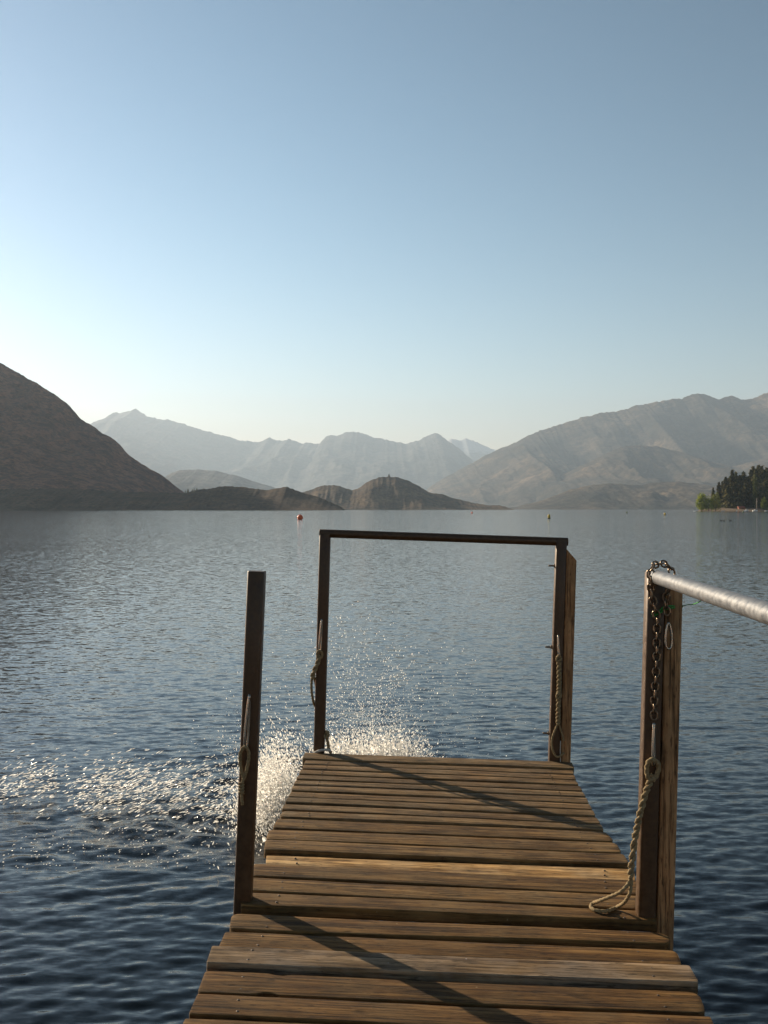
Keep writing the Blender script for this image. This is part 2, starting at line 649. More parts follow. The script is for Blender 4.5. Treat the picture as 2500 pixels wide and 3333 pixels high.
hill('snow_mountain', P3([(880, 1010), (930, 975), (975, 946), (990, 950), (1005, 948), (1022, 951), (1045, 962), (1065, 970), (1110, 985), (1180, 1000)]),
     25000, 5000, 1500, 'snow streaked peak in the gap behind the far blue range', M['snow'], seed=1, jag=3, cols=160)
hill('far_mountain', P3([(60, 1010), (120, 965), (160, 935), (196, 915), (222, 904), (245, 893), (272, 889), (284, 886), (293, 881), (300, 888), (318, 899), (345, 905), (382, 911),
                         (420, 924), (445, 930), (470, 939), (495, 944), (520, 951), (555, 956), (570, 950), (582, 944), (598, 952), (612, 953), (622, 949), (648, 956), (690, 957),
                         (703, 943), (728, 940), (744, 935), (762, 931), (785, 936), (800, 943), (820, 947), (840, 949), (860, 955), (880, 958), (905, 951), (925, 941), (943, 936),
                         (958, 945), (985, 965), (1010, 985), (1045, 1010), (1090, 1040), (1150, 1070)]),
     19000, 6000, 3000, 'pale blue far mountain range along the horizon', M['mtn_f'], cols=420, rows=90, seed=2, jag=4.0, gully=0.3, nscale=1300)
hill('right_mountain', P3([(890, 1092), (915, 1062), (960, 1032), (1010, 1004), (1062, 978), (1100, 961), (1145, 940), (1180, 925), (1235, 908), (1285, 895), (1330, 887), (1375, 877), (1420, 868), (1452, 862),
                           (1470, 863), (1485, 855), (1508, 850), (1525, 852), (1552, 863), (1568, 855), (1580, 854), (1600, 864), (1622, 862), (1640, 855), (1659, 847), (1720, 815), (1800, 790), (1900, 800)]),
     11500, 4200, 3000, 'hazy tan mountain rising to the right above the lake', M['mtn_r'], cols=420, rows=110, seed=3, jag=3.5, gully=0.75, nscale=1300)
hill('shoulder_mountain', P3([(1010, 1098), (1080, 1086), (1130, 1068), (1180, 1042), (1230, 1018), (1290, 990), (1340, 965), (1385, 962), (1430, 966), (1480, 980), (1530, 995), (1580, 1008), (1659, 990), (1760, 965), (1860, 960)]),
     8800, 2200, 1500, 'brown spur in front of the right hand mountain', M['mtn_r'], cols=320, rows=90, seed=4, jag=2.5, gully=0.65, nscale=620)
hill('foot_hill', P3([(1060, 1101), (1120, 1094), (1180, 1078), (1230, 1058), (1275, 1048), (1330, 1044), (1380, 1048), (1430, 1041), (1470, 1040), (1520, 1046), (1580, 1060), (1659, 1072), (1760, 1080)]),
     5600, 900, 700, 'low grey brown hill across the water behind the pine point', M['mtn_r'], cols=260, rows=60, seed=5, jag=2.0, gully=0.5, nscale=220)
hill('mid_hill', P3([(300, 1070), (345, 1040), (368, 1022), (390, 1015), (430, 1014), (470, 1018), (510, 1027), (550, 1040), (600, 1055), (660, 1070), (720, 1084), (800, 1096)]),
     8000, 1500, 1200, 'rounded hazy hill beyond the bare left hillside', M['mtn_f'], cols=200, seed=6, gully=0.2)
hill('left_hill', P3([(-700, 480), (-420, 560), (-200, 640), (-80, 728), (0, 783), (25, 797), (60, 818), (82, 828), (110, 848), (126, 857), (150, 876), (175, 905), (196, 917), (222, 937), (240, 945), (256, 957), (275, 980),  # unseen left end raised so the hill throws shade on the low shore
                      (300, 998), (335, 1018), (355, 1030), (375, 1048), (388, 1060), (405, 1075), (440, 1092), (480, 1099)]),
     2700, 780, 700, 'steep bare brown hillside at the left', M['hill_l'], cols=320, rows=110, seed=7, jag=2.0, gully=0.34, nscale=330)
hill('island_hill', P3([(560, 1100), (600, 1084), (640, 1066), (665, 1060), (690, 1051), (712, 1047), (735, 1050), (760, 1059), (778, 1052), (790, 1043), (805, 1036), (822, 1031), (842, 1029), (860, 1031),
                        (885, 1040), (905, 1051), (930, 1064), (955, 1068), (985, 1077), (1020, 1086), (1060, 1092), (1078, 1091), (1092, 1095), (1112, 1101)]),
     3000, 260, 250, 'dark rounded island hill in the middle of the lake', M['isl'], cols=300, rows=70, seed=8, jag=2.0, gully=0.32, nscale=90)
hill('shore_hill', P3([(-300, 1060), (-100, 1056), (0, 1058), (60, 1056), (130, 1054), (200, 1058), (260, 1062), (330, 1064), (400, 1064), (440, 1057), (475, 1051), (505, 1050), (540, 1054), (575, 1058), (605, 1053), (620, 1052),
                       (650, 1062), (690, 1073), (720, 1086), (745, 1099)]),
     1750, 190, 200, 'dark low wooded shore below the left hillside', M['shore'], cols=320, rows=60, seed=9, jag=3.5, gully=0.16, nscale=45)


# ------------------------------------------------------------------ the jetty
JY = R(2.17)
jetty = empty('jetty', deck(0.25, 3.0, -0.5))
tag(jetty, 'weathered timber plank jetty with brown posts running out over the lake', 'jetty')
J0 = jetty.location.copy()


def jpart(o, parent=None):
    """put an object whose mesh is in world coordinates under the jetty (or one of its parts)"""
    p = parent or jetty
    o.parent = p
    o.matrix_parent_inverse = Matrix.Translation(-J0)
    return o


BOARDS = [   # back left, front left, back right, front right in the photo; height offset, tint
    ((993, 2451), (984, 2470.7), (1861, 2483.5), (1870, 2502.4), 0.004, (0.98, 1.02, 1.14)),
    ((995, 2473.4), (989.5, 2485), (1864.5, 2507), (1868, 2519.6), -0.002, (1.02, 1.02, 1.11)),
    ((988.6, 2488.8), (983, 2501.4), (1869, 2522.3), (1875.4, 2536.8), 0, (1.09, 1.08, 1.15)),
    ((979.6, 2505), (973, 2517.7), (1874, 2540.4), (1883.5, 2554), 0.001, (0.98, 0.969, 1.03)),
    ((972.3, 2523), (964, 2534.9), (1887, 2558.5), (1896, 2573.9), 0, (0.811, 0.808, 0.872)),
    ((963.3, 2539.4), (956, 2552), (1897, 2577.5), (1907, 2592.9), 0.001, (1.03, 1.07, 1.22)),
    ((954.2, 2557), (948, 2572), (1908, 2596.5), (1917, 2613.6), 0.001, (0.932, 0.96, 1.08)),
    ((947.4, 2577.4), (939, 2592), (1918, 2617.3), (1927.8, 2634.4), 0, (1.01, 1.01, 1.11)),
    ((937, 2596.4), (928, 2611), (1929.6, 2638), (1938.6, 2656), 0.002, (0.875, 0.911, 1.02)),
    ((926.6, 2618), (917.5, 2634), (1941.3, 2660.7), (1955, 2680), 0, (0.902, 0.918, 1.03)),
    ((922, 2641), (909.4, 2658.8), (1956, 2685), (1965.7, 2701), 0.003, (1.08, 1.1, 1.2)),
    ((904, 2662.4), (888.6, 2692), (1973, 2707), (1998, 2738), -0.002, (0.85, 0.8, 0.72)),
    ((876.9, 2700.4), (865, 2731), (2004, 2743), (2025, 2775.5), 0, (0.98, 0.93, 0.85)),
    ((866, 2737.4), (857, 2770), (2029, 2784.6), (2048, 2816), 0.006, (0.9, 0.86, 0.8)),
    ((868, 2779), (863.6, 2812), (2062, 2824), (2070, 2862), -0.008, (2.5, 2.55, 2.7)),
    ((826.6, 2811.6), (821, 2849.6), (2072, 2865), (2072, 2911), 0, (0.82, 0.76, 0.66)),
    ((821, 2857.8), (819, 2898.4), (2072, 2917.5), (2070, 2959), 0.001, (1, 0.95, 0.85)),
    ((800, 2907), (782, 2947), (2135, 2970), (2140.5, 3001.7), 0.004, (0.85, 0.78, 0.66)),
    ((758, 2972), (741.5, 3022), (2170, 3036), (2192, 3071.6), -0.002, (0.85, 0.75, 0.6)),
    ((734, 3029), (710, 3084), (2199, 3091), (2225, 3145), -0.004, (0.8, 0.7, 0.55)),
    ((691, 3086.7), (671.6, 3142), (2243, 3151), (2275.5, 3208), 0.008, (1.25, 1.42, 2.1)),
    ((669, 3159), (642.7, 3226.6), (2270, 3228), (2303, 3296), -0.003, (0.72, 0.62, 0.48)),
    ((642.7, 3240), (613.8, 3306), (2311.7, 3314), (2345, 3382), 0.003, (0.7, 0.6, 0.47)),
]
TH = 0.042


def plank(c, h0, tint, round_l=0.012, round_r=0.012, dents=(), seed=0):
    BL, FL, BR, FR = c
    mid = (BL + FL + BR + FR) / 4
    ex = ((BR + FR) - (BL + FL)).normalized()
    ez = N
    ey = ez.cross(ex).normalized()
    ex = ey.cross(ez)
    loc = lambda p: ((p - mid).dot(ex), (p - mid).dot(ey))
    q = [loc(p) for p in c]
    g = random.Random(seed)
    ns = 72
    V = []
    wob = [g.uniform(0, 6.28) for _ in range(6)]
    st = [0, 0.0015, 0.004, 0.008, 0.013] + [0.02 + 0.96 * i / (ns - 11) for i in range(ns - 10)] + [0.987, 0.992, 0.996, 0.9985, 1]
    Ltot = (q[2][0] + q[3][0] - q[0][0] - q[1][0]) / 2
    for s in st:
        bx, by = q[0][0] + (q[2][0] - q[0][0]) * s, q[0][1] + (q[2][1] - q[0][1]) * s
        fx, fy = q[1][0] + (q[3][0] - q[1][0]) * s, q[1][1] + (q[3][1] - q[1][1]) * s
        jb = 0.0012 * math.sin(s * 9 + wob[0]) + 0.0009 * math.sin(s * 31 + wob[1]) + g.uniform(-0.0006, 0.0006)
        jf = 0.0012 * math.sin(s * 8 + wob[2]) + 0.0009 * math.sin(s * 27 + wob[3]) + g.uniform(-0.0006, 0.0006)
        jz = 0.0012 * math.sin(s * 6 + wob[4])
        by += jb
        fy += jf
        for (ds, side, wd, dp) in dents:
            e = dp * max(0.0, 1 - ((s - ds) / wd) ** 2) ** 0.5
            if side == 'b':
                by -= e
            else:
                fy += e
        # rounded end corners
        dl, drr = s * Ltot, (1 - s) * Ltot
        for d_, r_ in ((dl, round_l), (drr, round_r)):
            if d_ < r_:
                e = r_ - math.sqrt(max(r_ * r_ - (r_ - d_) ** 2, 0))
                by -= e
                fy += e
        bv = 0.0024
        zt = h0 + jz
        ring = [(fx, fy, zt - TH + bv), (fx, fy + bv, zt - TH), (bx, by - bv, zt - TH), (bx, by, zt - TH + bv),
                (bx, by, zt - bv * 1.2), (bx, by - bv, zt - bv * 0.25), (bx, by - bv * 2.2, zt), (fx, fy + bv * 2.2, zt), (fx, fy + bv, zt - bv * 0.25), (fx, fy, zt - bv * 1.2)]
        V += ring
    k = 10
    Fc = []
    for i in range(len(st) - 1):
        for j in range(k):
            j2 = (j + 1) % k
            Fc.append((i * k + j, (i + 1) * k + j, (i + 1) * k + j2, i * k + j2))
    Fc.append(tuple(range(k)))
    Fc.append(tuple(reversed([(len(st) - 1) * k + j for j in range(k)])))
    me = py_mesh('plank', V, Fc)
    wa = me.attributes.new('wear', 'FLOAT', 'POINT')
    wa.data.foreach_set('value', [(g.uniform(.3, 1) if j in (8, 9) else (g.uniform(0, .5) if j in (5,) else 0.0)) for _ in st for j in range(k)])
    me.materials.append(M['plank'])
    o = bpy.data.objects.new('plank', me)
    col.objects.link(o)
    shade_auto(o, 35)
    mw = Matrix((ex, ey, ez)).transposed().to_4x4()
    mw.translation = mid - J0
    o.parent = jetty
    o.matrix_parent_inverse = Matrix.Identity(4)
    o.matrix_local = mw
    o['tint'] = tint
    return o, q


nail_bm = py_mesh('nail', *tube([(0, 0, -0.012), (0, 0, 0.0012), (0, 0, 0.0022)], [0.0042, 0.0042, 0.003], ns=8))
nail_bm.materials.append(M['nail'])
allb = [tuple(on_deck(*p) for p in b[:4]) + (b[4], b[5]) for b in BOARDS]
# the deck goes on towards the shore with planks of the same pitch
lastf = [allb[-1][1], allb[-1][3]]
axis = Vector((math.sin(JY), math.cos(JY), 0))
for k in range(9):
    g = 0.014 + 0.006 * random.random()
    d = 0.132
    bl, br = lastf[0] - axis * g, lastf[1] - axis * g
    bl = deck(bl.x + random.uniform(-.008, .008), bl.y)
    br = deck(br.x + random.uniform(-.008, .008), br.y)
    fl, fr = deck(bl.x - axis.x * d, bl.y - axis.y * d), deck(br.x - axis.x * d, br.y - axis.y * d)
    t = random.uniform(0.75, 1.0)
    allb.append((bl, fl, br, fr, random.uniform(-.003, .004), (t, t * 0.9, t * 0.75)))
    lastf = [fl, fr]
ROUND = {0: (.01, .012), 10: (.02, .01), 11: (.01, .02), 12: (.022, .022), 13: (.024, .012), 15: (.012, .006), 17: (.01, .006), 18: (.030, .040), 19: (.012, .026), 21: (.012, .028)}
DENT = {21: [(0.155, 'b', .016, .011), (0.138, 'f', .020, .013)], 18: [(0.0, 'f', .05, .006)], 16: [(.62, 'f', .05, .004)], 11: [(0.0, 'b', .03, .008)]}
for i, b in enumerate(allb):
    rl, rr_ = ROUND.get(i, (.006, .006))
    o, q = plank(b[:4], b[4], b[5], rl, rr_, DENT.get(i, ()), seed=i)
    for sx in (0.085, 0.915):
        for sy in (0.24, 0.76):
            x = (q[0][0] + (q[2][0] - q[0][0]) * sx) + random.uniform(-.008, .008)
            yb, yf = q[0][1], q[1][1]
            n_ = bpy.data.objects.new('nail', nail_bm)
            col.objects.link(n_)
            n_.parent = o
            n_.location = (x, (yf + (yb - yf) * sy) + random.uniform(-.006, .006), b[4] + (0.004 if i == 14 else random.uniform(-0.001, 0.0006)))

# bearers and the piles that carry them
YN, YF = allb[-1][1].y, allb[0][0].y
for xo in (-0.60, 0.0, 0.62):
    cx = 0.205 + xo
    a = deck(cx + (YN - 3) * math.tan(JY), YN, -TH - 0.082)
    b = deck(cx + (YF - 0.06 - 3) * math.tan(JY) , YF - 0.07, -TH - 0.082)
    jpart(shade_auto(link_mesh('bearer', py_mesh('bearer', *bevel_prism(a, b, 0.07, 0.15, 0.004)), M['bearer'])))
for yy in (1.6, 4.1, 5.75):
    cx = 0.205 + (yy - 3) * math.tan(JY)
    a, b = deck(cx - 0.70, yy, -TH - 0.245), deck(cx + 0.70, yy - 0.05, -TH - 0.245)
    jpart(shade_auto(link_mesh('crossbeam', py_mesh('crossbeam', *bevel_prism(a, b, 0.09, 0.15, 0.004)), M['bearer'])))
    for s in (-0.52, 0.52):
        p = deck(cx + s, yy, -TH - 0.31)
        jpart(tube_obj('pile', [p - Vector((0.02, 0, 2.2)), p - Vector((0, 0, 1)), p], [0.11, 0.105, 0.10], M['bearer'], ns=16))


def bar_post(name, base_px, top_px, y, wx, wy, bev, m, down=0.3, cut=None, push=0.0):
    """post whose front face is centred on two photo points at distance y"""
    a, b = at(*base_px, y), at(*top_px, y)
    sh = Vector((math.sin(JY), math.cos(JY), 0)) * (wy / 2 + push)
    t = (b - a).normalized()
    o = link_mesh(name, py_mesh(name, *bevel_prism(a + sh - t * down, b + sh, wx, wy, bev, JY, cut)), m)
    return jpart(shade_auto(o, 50))


yL = on_deck(786, 2940).y
yR = on_deck(2108, 2991).y
yH1 = on_deck(1040, 2450).y + 0.004
yH2 = on_deck(1806, 2481).y + 0.004
px = lambda n, y: n * y / F
tag(bar_post('post', (786.5, 2940), (832, 1860), yL, px(56, yL), px(56, yL), 0.011, M['post'], 0.25))
tag(bar_post('post', (2108, 2991), (2139, 1864), yR, px(58, yR), px(58, yR), 0.011, M['post'], 0.02))
bar_post('pile_post', (2168, 2991), (2196, 1905), yR + 0.01, px(56, yR), 0.09, 0.006, M['pile'], 1.6)
hoop = empty('end_frame', J0)
hoop.parent = jetty
hoop.matrix_parent_inverse = Matrix.Translation(-J0)
for base, top, y in (((1037, 2447), (1057, 1738), yH1), ((1805, 2480), (1829, 1762), yH2)):
    a, b = at(*base, y), at(*top, y)
    wx = px(35, y)
    sh = Vector((math.sin(JY), math.cos(JY), 0)) * wx / 2
    o = shade_auto(link_mesh('post', py_mesh('post', *bevel_prism(a + sh - (b - a).normalized() * 0.3, b + sh, wx, wx, 0.011, JY)), M['post']), 50)
    o.parent = hoop
    o.matrix_parent_inverse = Matrix.Translation(-J0)
sh = Vector((math.sin(JY), math.cos(JY), 0)) * px(17, yH1)


def pipe(name, a, b, r, m, parent):
    n = 12
    d = (b - a).normalized()
    pts = [a, a + d * 0.001, a + d * 0.003] + [a.lerp(b, k / n) for k in range(1, n)] + [b - d * 0.003, b - d * 0.001, b]
    rr_ = [r * 0.90, r * 0.97, r] + [r] * (n - 1) + [r, r * 0.97, r * 0.90]
    o = shade_auto(tube_obj(name, pts, rr_, m, ns=28), 45)
    o.parent = parent
    o.matrix_parent_inverse = Matrix.Translation(-J0)
    return o


pipe('top_rail', at(1038, 1736, yH1) + sh, at(1851, 1764.5, yH2) + sh, px(13.6, yH1), M['post'], hoop)
bar_post('pile_post', (1841, 2481), (1861, 1806), yH2, px(33, yH2), 0.1, 0.005, M['pile'], 1.6, cut=-px(34, yH2))
# bolts through the far right post
for u0, u1, v in ((1785, 1814, 1841), (1775, 1802, 2105.6), (1767, 1793, 2386)):
    a, b = at(u0, v, yH2 + 0.03), at(u1, v + 1, yH2 + 0.03)
    o = jpart(tube_obj('bolt', [a, a.lerp(b, 0.5), b], 0.0055, M['chain'], ns=10))
    c = a.lerp(b, 0.62)
    d = (b - a).normalized()
    n_ = tube_obj('nut', [c, c + d * 0.012], 0.0115, M['chain'], ns=6)
    n_.parent = o
# galvanised handrail along the right side with the next post towards the shore
r0, r1 = Vector(at(2139, 1878, yR)), at(2500, 1996, 2.35)
d = (r1 - r0).normalized()
rail = pipe('handrail', r0 - d * 0.02, r0 + d * 2.75, 0.0265, M['galv'], jetty)
c = r0 + d * 2.62
bx = deck(c.x - 0.02, c.y, -0.35)
jpart(shade_auto(link_mesh('post', py_mesh('post', *bevel_prism(bx, c - Vector((0, 0, 0.012)), 0.065, 0.065, 0.007, JY)), M['post']), 50))


# ------------------------------------------------------------------ things hanging on the posts
def link_shape(L, W, r, seg=14, ns=8):
    """closed oval link of wire, length L along z, width W along x"""
    pts = []
    half = (L - W) / 2
    for k in range(seg):
        a = math.pi * k / (seg - 1)
        pts.append((math.cos(a) * W / 2, 0, half + math.sin(a) * W / 2))
    for k in range(seg):
        a = math.pi + math.pi * k / (seg - 1)
        pts.append((math.cos(a) * W / 2, 0, -half + math.sin(a) * W / 2))
    return closed_tube(pts, r, ns)


def closed_tube(pts, r, ns=8):
    P = [Vector(p) for p in pts]
    n = len(P)
    V, Fc = [], []
    u = None
    for i in range(n):
        t = (P[(i + 1) % n] - P[i - 1]).normalized()
        if u is None:
            u = t.orthogonal().normalized()
        u = (u - t * u.dot(t)).normalized()
        b = t.cross(u)
        for k in range(ns):
            a = 2 * math.pi * k / ns
            V.append(P[i] + u * (r * math.cos(a)) + b * (r * math.sin(a)))
    for i in range(n):
        j = (i + 1) % n
        for k in range(ns):
            k2 = (k + 1) % ns
            Fc.append((i * ns + k, i * ns + k2, j * ns + k2, j * ns + k))
    return V, Fc


def rooted(name, loc, label, cat, group=None):
    return tag(empty(name, loc), label, cat, group)


def under(o, root):
    o.parent = root
    o.matrix_parent_inverse = Matrix.Translation(-Vector(root.location))
    return o


LINK_L, LINK_W, LINK_R = 0.034, 0.0235, 0.0037
link_me = py_mesh('link', *link_shape(LINK_L, LINK_W, LINK_R))
link_me.materials.append(M['chain'])
link_me.polygons.foreach_set('use_smooth', [True] * len(link_me.polygons))


def chain(root, path, twist0=0.0):
    """oval links threaded along a path, each turned a quarter from the last"""
    P = [Vector(p) for p in smooth_path(path, 400)]
    step = LINK_L - 2 * LINK_R * 1.15
    d, last, k = 0.0, P[0], 0
    anchors = [P[0]]
    for p in P[1:]:
        if (p - anchors[-1]).length >= step:
            anchors.append(p)
    for a, b in zip(anchors, anchors[1:]):
        t = (b - a).normalized()
        ref = Vector((0, 1, 0))
        xx = ref.cross(t).normalized()
        yy = t.cross(xx)
        m3 = Matrix((xx, yy, t)).transposed()
        ang = twist0 + (R(18) if k % 2 == 0 else R(100)) + R(random.uniform(-8, 8))
        m3 = m3 @ Matrix.Rotation(ang, 3, 'Z')
        o = bpy.data.objects.new('link', link_me)
        col.objects.link(o)
        mw = m3.to_4x4()
        mw.translation = (a + b) / 2 - Vector(root.location)
        o.parent = root
        o.matrix_local = mw
        k += 1


yc = yR - 0.012
ch = rooted('chain', at(2129, 2337, yc), 'long rusty chain draped over the handrail end and down the near right post', 'chain')
top = lambda u, v, dy: at(u, v, yR + dy)
chain(ch, [top(2190, 1872, 0.05), top(2182, 1850, 0.045), top(2168, 1836, 0.035), top(2150, 1834, 0.02), top(2133, 1838, -0.005), top(2120, 1846, -0.02), at(2118, 1869, yc - 0.012), at(2118, 1890, yc - 0.012),
           at(2121, 1929, yc), at(2124, 1950, yc), at(2131, 1973, yc), at(2135, 1995, yc), at(2140, 2020, yc), at(2139, 2054, yc), at(2138, 2095, yc), at(2138, 2138, yc), at(2135, 2207, yc),
           at(2132, 2244, yc), at(2130, 2277, yc), at(2129, 2307, yc), at(2130, 2350, yc)])
ch2 = rooted('chain', at(2174, 2010, yc), 'short chain tail hanging under the handrail with a bright snap hook', 'chain')
chain(ch2, [at(2186, 1893, yc - 0.03), at(2180, 1912, yc - 0.025), at(2170, 1935, yc - 0.012), at(2167, 1962, yc - 0.008), at(2172, 1990, yc - 0.008), at(2174, 2022, yc - 0.008)], 0.4)


def carabiner(label, c_top, c_bot, width, wire, turn, group='snap hooks on the posts'):
    """pear shaped snap hook between two points, turned about its long axis"""
    a, b = Vector(c_top), Vector(c_bot)
    root = rooted('snap_hook', b, label, 'hook', group)
    L = (a - b).length
    pts = []
    for k in range(40):
        t = 2 * math.pi * k / 40
        z = math.cos(t)
        wv = width / 2 * (0.72 - 0.28 * z) * (abs(math.sin(t)) ** 0.75) * (1 if math.sin(t) > 0 else -1)
        pts.append((wv, 0, L / 2 + z * L / 2))
    ax = (a - b).normalized()
    xx = Vector((math.cos(turn), math.sin(turn), 0))
    xx = (xx - ax * xx.dot(ax)).normalized()
    yy = ax.cross(xx)
    tr = lambda p: b + xx * p[0] + yy * p[1] + ax * p[2]
    under(link_mesh('hook_body', py_mesh('hook_body', *closed_tube([tr(p) for p in pts], wire, 10)), M['hook'], None, True), root)
    g0, g1 = (width * 0.28, 0, L * 0.86), (width * 0.52, 0, L * 0.30)
    under(tube_obj('gate', [tr(g0), tr(g1)], wire * 0.8, M['hook'], ns=8), root)
    under(tube_obj('swivel', [tr((0, 0, L * 0.94)), tr((0, 0, L * 1.01)), tr((0, 0, L * 1.07))], [wire * 1.1, wire * 1.25, wire * 0.9], M['hook'], ns=10), root)
    return root


carabiner('bright snap hook at the end of the short chain below the handrail', at(2176, 2030, yc - 0.012), at(2177, 2112, yc - 0.012), 0.034, 0.0042, R(15))
carabiner('snap hook between the long chain and the rope on the near right post', at(2129, 2362, yc - 0.004), at(2127, 2492, yc - 0.004), 0.026, 0.0052, R(62))
carabiner('snap hook on the face of the near left post', at(811, 2272, yL - 0.012), at(799, 2442, yL - 0.012), 0.024, 0.0048, R(55))
carabiner('snap hook on the far left post of the end frame', at(1047, 2022, yH1 - 0.012), at(1040, 2126, yH1 - 0.012), 0.026, 0.0052, R(55))
carabiner('snap hook on the far right post of the end frame', at(1817, 2072, yH2 - 0.012), at(1820, 2146, yH2 - 0.012), 0.024, 0.0052, R(60))


def rope_part(root, name, path, r, n=None, m=None, pitch=0.022):
    P = smooth_path(path, n or 40)
    L = sum((Vector(a) - Vector(b)).length for a, b in zip(P, P[1:]))
    nn = max(24, int(L / 0.0028))
    P = smooth_path(path, min(nn, 420))
    return under(tube_obj(name, P, r, m or M['rope'], None, ns=12, lobes=3, lobe=0.16, pitch=pitch), root)


def doubled(root, name, path, r, off, turns, m=None):
    """two strands laid round each other along a path"""
    P = [Vector(p) for p in smooth_path(path, 160)]
    fr = frames(P)
    for s in (0, math.pi):
        pts = []
        for i, (p, t, u, b) in enumerate(fr):
            a = s + turns * 2 * math.pi * i / 159
            pts.append(p + u * (off * math.cos(a)) + b * (off * math.sin(a)))
        under(tube_obj(name, pts, r, m or M['rope'], None, ns=12, lobes=3, lobe=0.14, pitch=0.016), root)


# rope on the near right post: eye on the hook, laid double, open loop lying on the deck
yr = yR - 0.022
rp = rooted('mooring_rope', on_deck(1950, 2978), 'tan rope with an open loop lying on the planks at the near right post', 'rope', 'ropes on the posts')
rope_part(rp, 'eye', [at(2121, 2540, yr), at(2109, 2528, yr), at(2106, 2500, yr), at(2113, 2478, yr - 0.01), at(2127, 2474, yr - 0.012), at(2141, 2484, yr - 0.006), at(2144, 2504, yr), at(2137, 2526, yr), at(2124, 2542, yr)], 0.0085)
doubled(rp, 'strand', [at(2125, 2522, yr), at(2113, 2553, yr), at(2101, 2584, yr), at(2091, 2621, yr), at(2080.5, 2662, yr), at(2074, 2696, yr), at(2067, 2730, yr), at(2060, 2784, yr), at(2055, 2825, yr), at(2053, 2858, yr)], 0.0068, 0.0060, 6.5)
lp = [(2052, 2850, None), (2049, 2872, None), (2027, 2899, 3.66), (1996, 2916, 3.69), (1955, 2932, 3.735), (1931, 2948, 0), (1924, 2961, 0), (1940, 2972, 0), (1975, 2974, 0), (2006, 2962, 0), (2033, 2938, 3.70), (2050, 2910, 3.66), (2055, 2879, None), (2054, 2850, None)]
pl = []
for u, v, d in lp:
    if d is None:
        pl.append(at(u, v, yr))
    elif d == 0:
        pl.append(on_deck(u, v + 3) + N * 0.012)
    else:
        pl.append(at(u, v, min(d, on_deck(u, v).y - 0.02)))
rope_part(rp, 'loop', pl, 0.0064)
random.seed(12)
for k in range(14):                       # frayed fibres
    t = random.random()
    u, v = 2110 - 55 * t + random.uniform(-8, 2), 2560 + 270 * t
    a = at(u, v, yr - 0.004)
    b = a + Vector((random.uniform(-.014, -.004), random.uniform(-.006, .004), random.uniform(-.008, .008)))
    under(tube_obj('frayed_fibre', [a, a.lerp(b, .5) + Vector((0, 0, .002)), b], 0.0007, M['rope'], ns=4), rp)

# rope on the near left post: eye and a whipped tail
yl = yL - 0.018
rp = rooted('mooring_rope', at(786, 2590, yl), 'short rope with a whipped coil hanging on the near left post', 'rope', 'ropes on the posts')
rope_part(rp, 'eye', [at(792, 2530, yl), at(784, 2500, yl), at(781, 2465, yl), at(786, 2442, yl - 0.006), at(797, 2432, yl - 0.01), at(808, 2444, yl - 0.004), at(809, 2470, yl), at(803, 2505, yl), at(793, 2538, yl)], 0.0062)
rope_part(rp, 'tail', [at(793, 2522, yl), at(789, 2550, yl), at(786, 2575, yl), at(787, 2600, yl), at(790, 2620, yl + 0.004)], 0.0055)
coil = []
for k in range(60):
    a = 2 * math.pi * 4 * k / 59
    coil.append(at(785, 2545 + 40 * k / 59, yl) + Vector((0.0085 * math.cos(a), -0.0085 * math.sin(a), 0)))
under(tube_obj('whipping', coil, 0.0040, M['rope'], ns=8), rp)

# rope on the far left post
yf = yH1 - 0.02
rp = rooted('mooring_rope', at(1020, 2290, yf), 'rope hanging down the left side of the far left post', 'rope', 'ropes on the posts')
rope_part(rp, 'eye', [at(1043, 2144, yf), at(1034, 2136, yf), at(1033, 2124, yf - .006), at(1040, 2119, yf - .01), at(1048, 2126, yf - .004), at(1046, 2142, yf)], 0.008)
doubled(rp, 'strand', [at(1043, 2132, yf), at(1036, 2152, yf), at(1028, 2172, yf), at(1019, 2194, yf), at(1017, 2210, yf)], 0.0085, 0.007, 2)
rope_part(rp, 'loop', [at(1017, 2202, yf), at(1014, 2222, yf), at(1014, 2245, yf), at(1017, 2270, yf), at(1022, 2292, yf + .05), at(1030, 2300, yf + .11), at(1034, 2270, yf + .12), at(1028, 2230, yf + .11), at(1023, 2208, yf + .03), at(1019, 2200, yf)], 0.0075)
rp = rooted('mooring_rope', at(1075, 2450, yH1 - .02), 'knotted rope end at the foot of the far left post', 'rope', 'ropes on the posts')
rope_part(rp, 'knot', [at(1056, 2388, yf + .05), at(1064, 2382, yf + .03), at(1068, 2392, yf + .02), at(1062, 2400, yf + .02), at(1056, 2393, yf + .03), at(1063, 2386, yf + .04)], 0.010)
rope_part(rp, 'tail', [at(1062, 2396, yf + .03), at(1067, 2418, yf + .02), at(1070, 2436, yf + .02), at(1077, 2451, yf)], 0.009)
rope_part(rp, 'turn', [at(1024, 2451, yf), at(1034, 2446, yf - .008), at(1050, 2442, yf - .01), at(1066, 2441, yf - .008), at(1076, 2445, yf)], 0.0075, m=M['white_rope'])

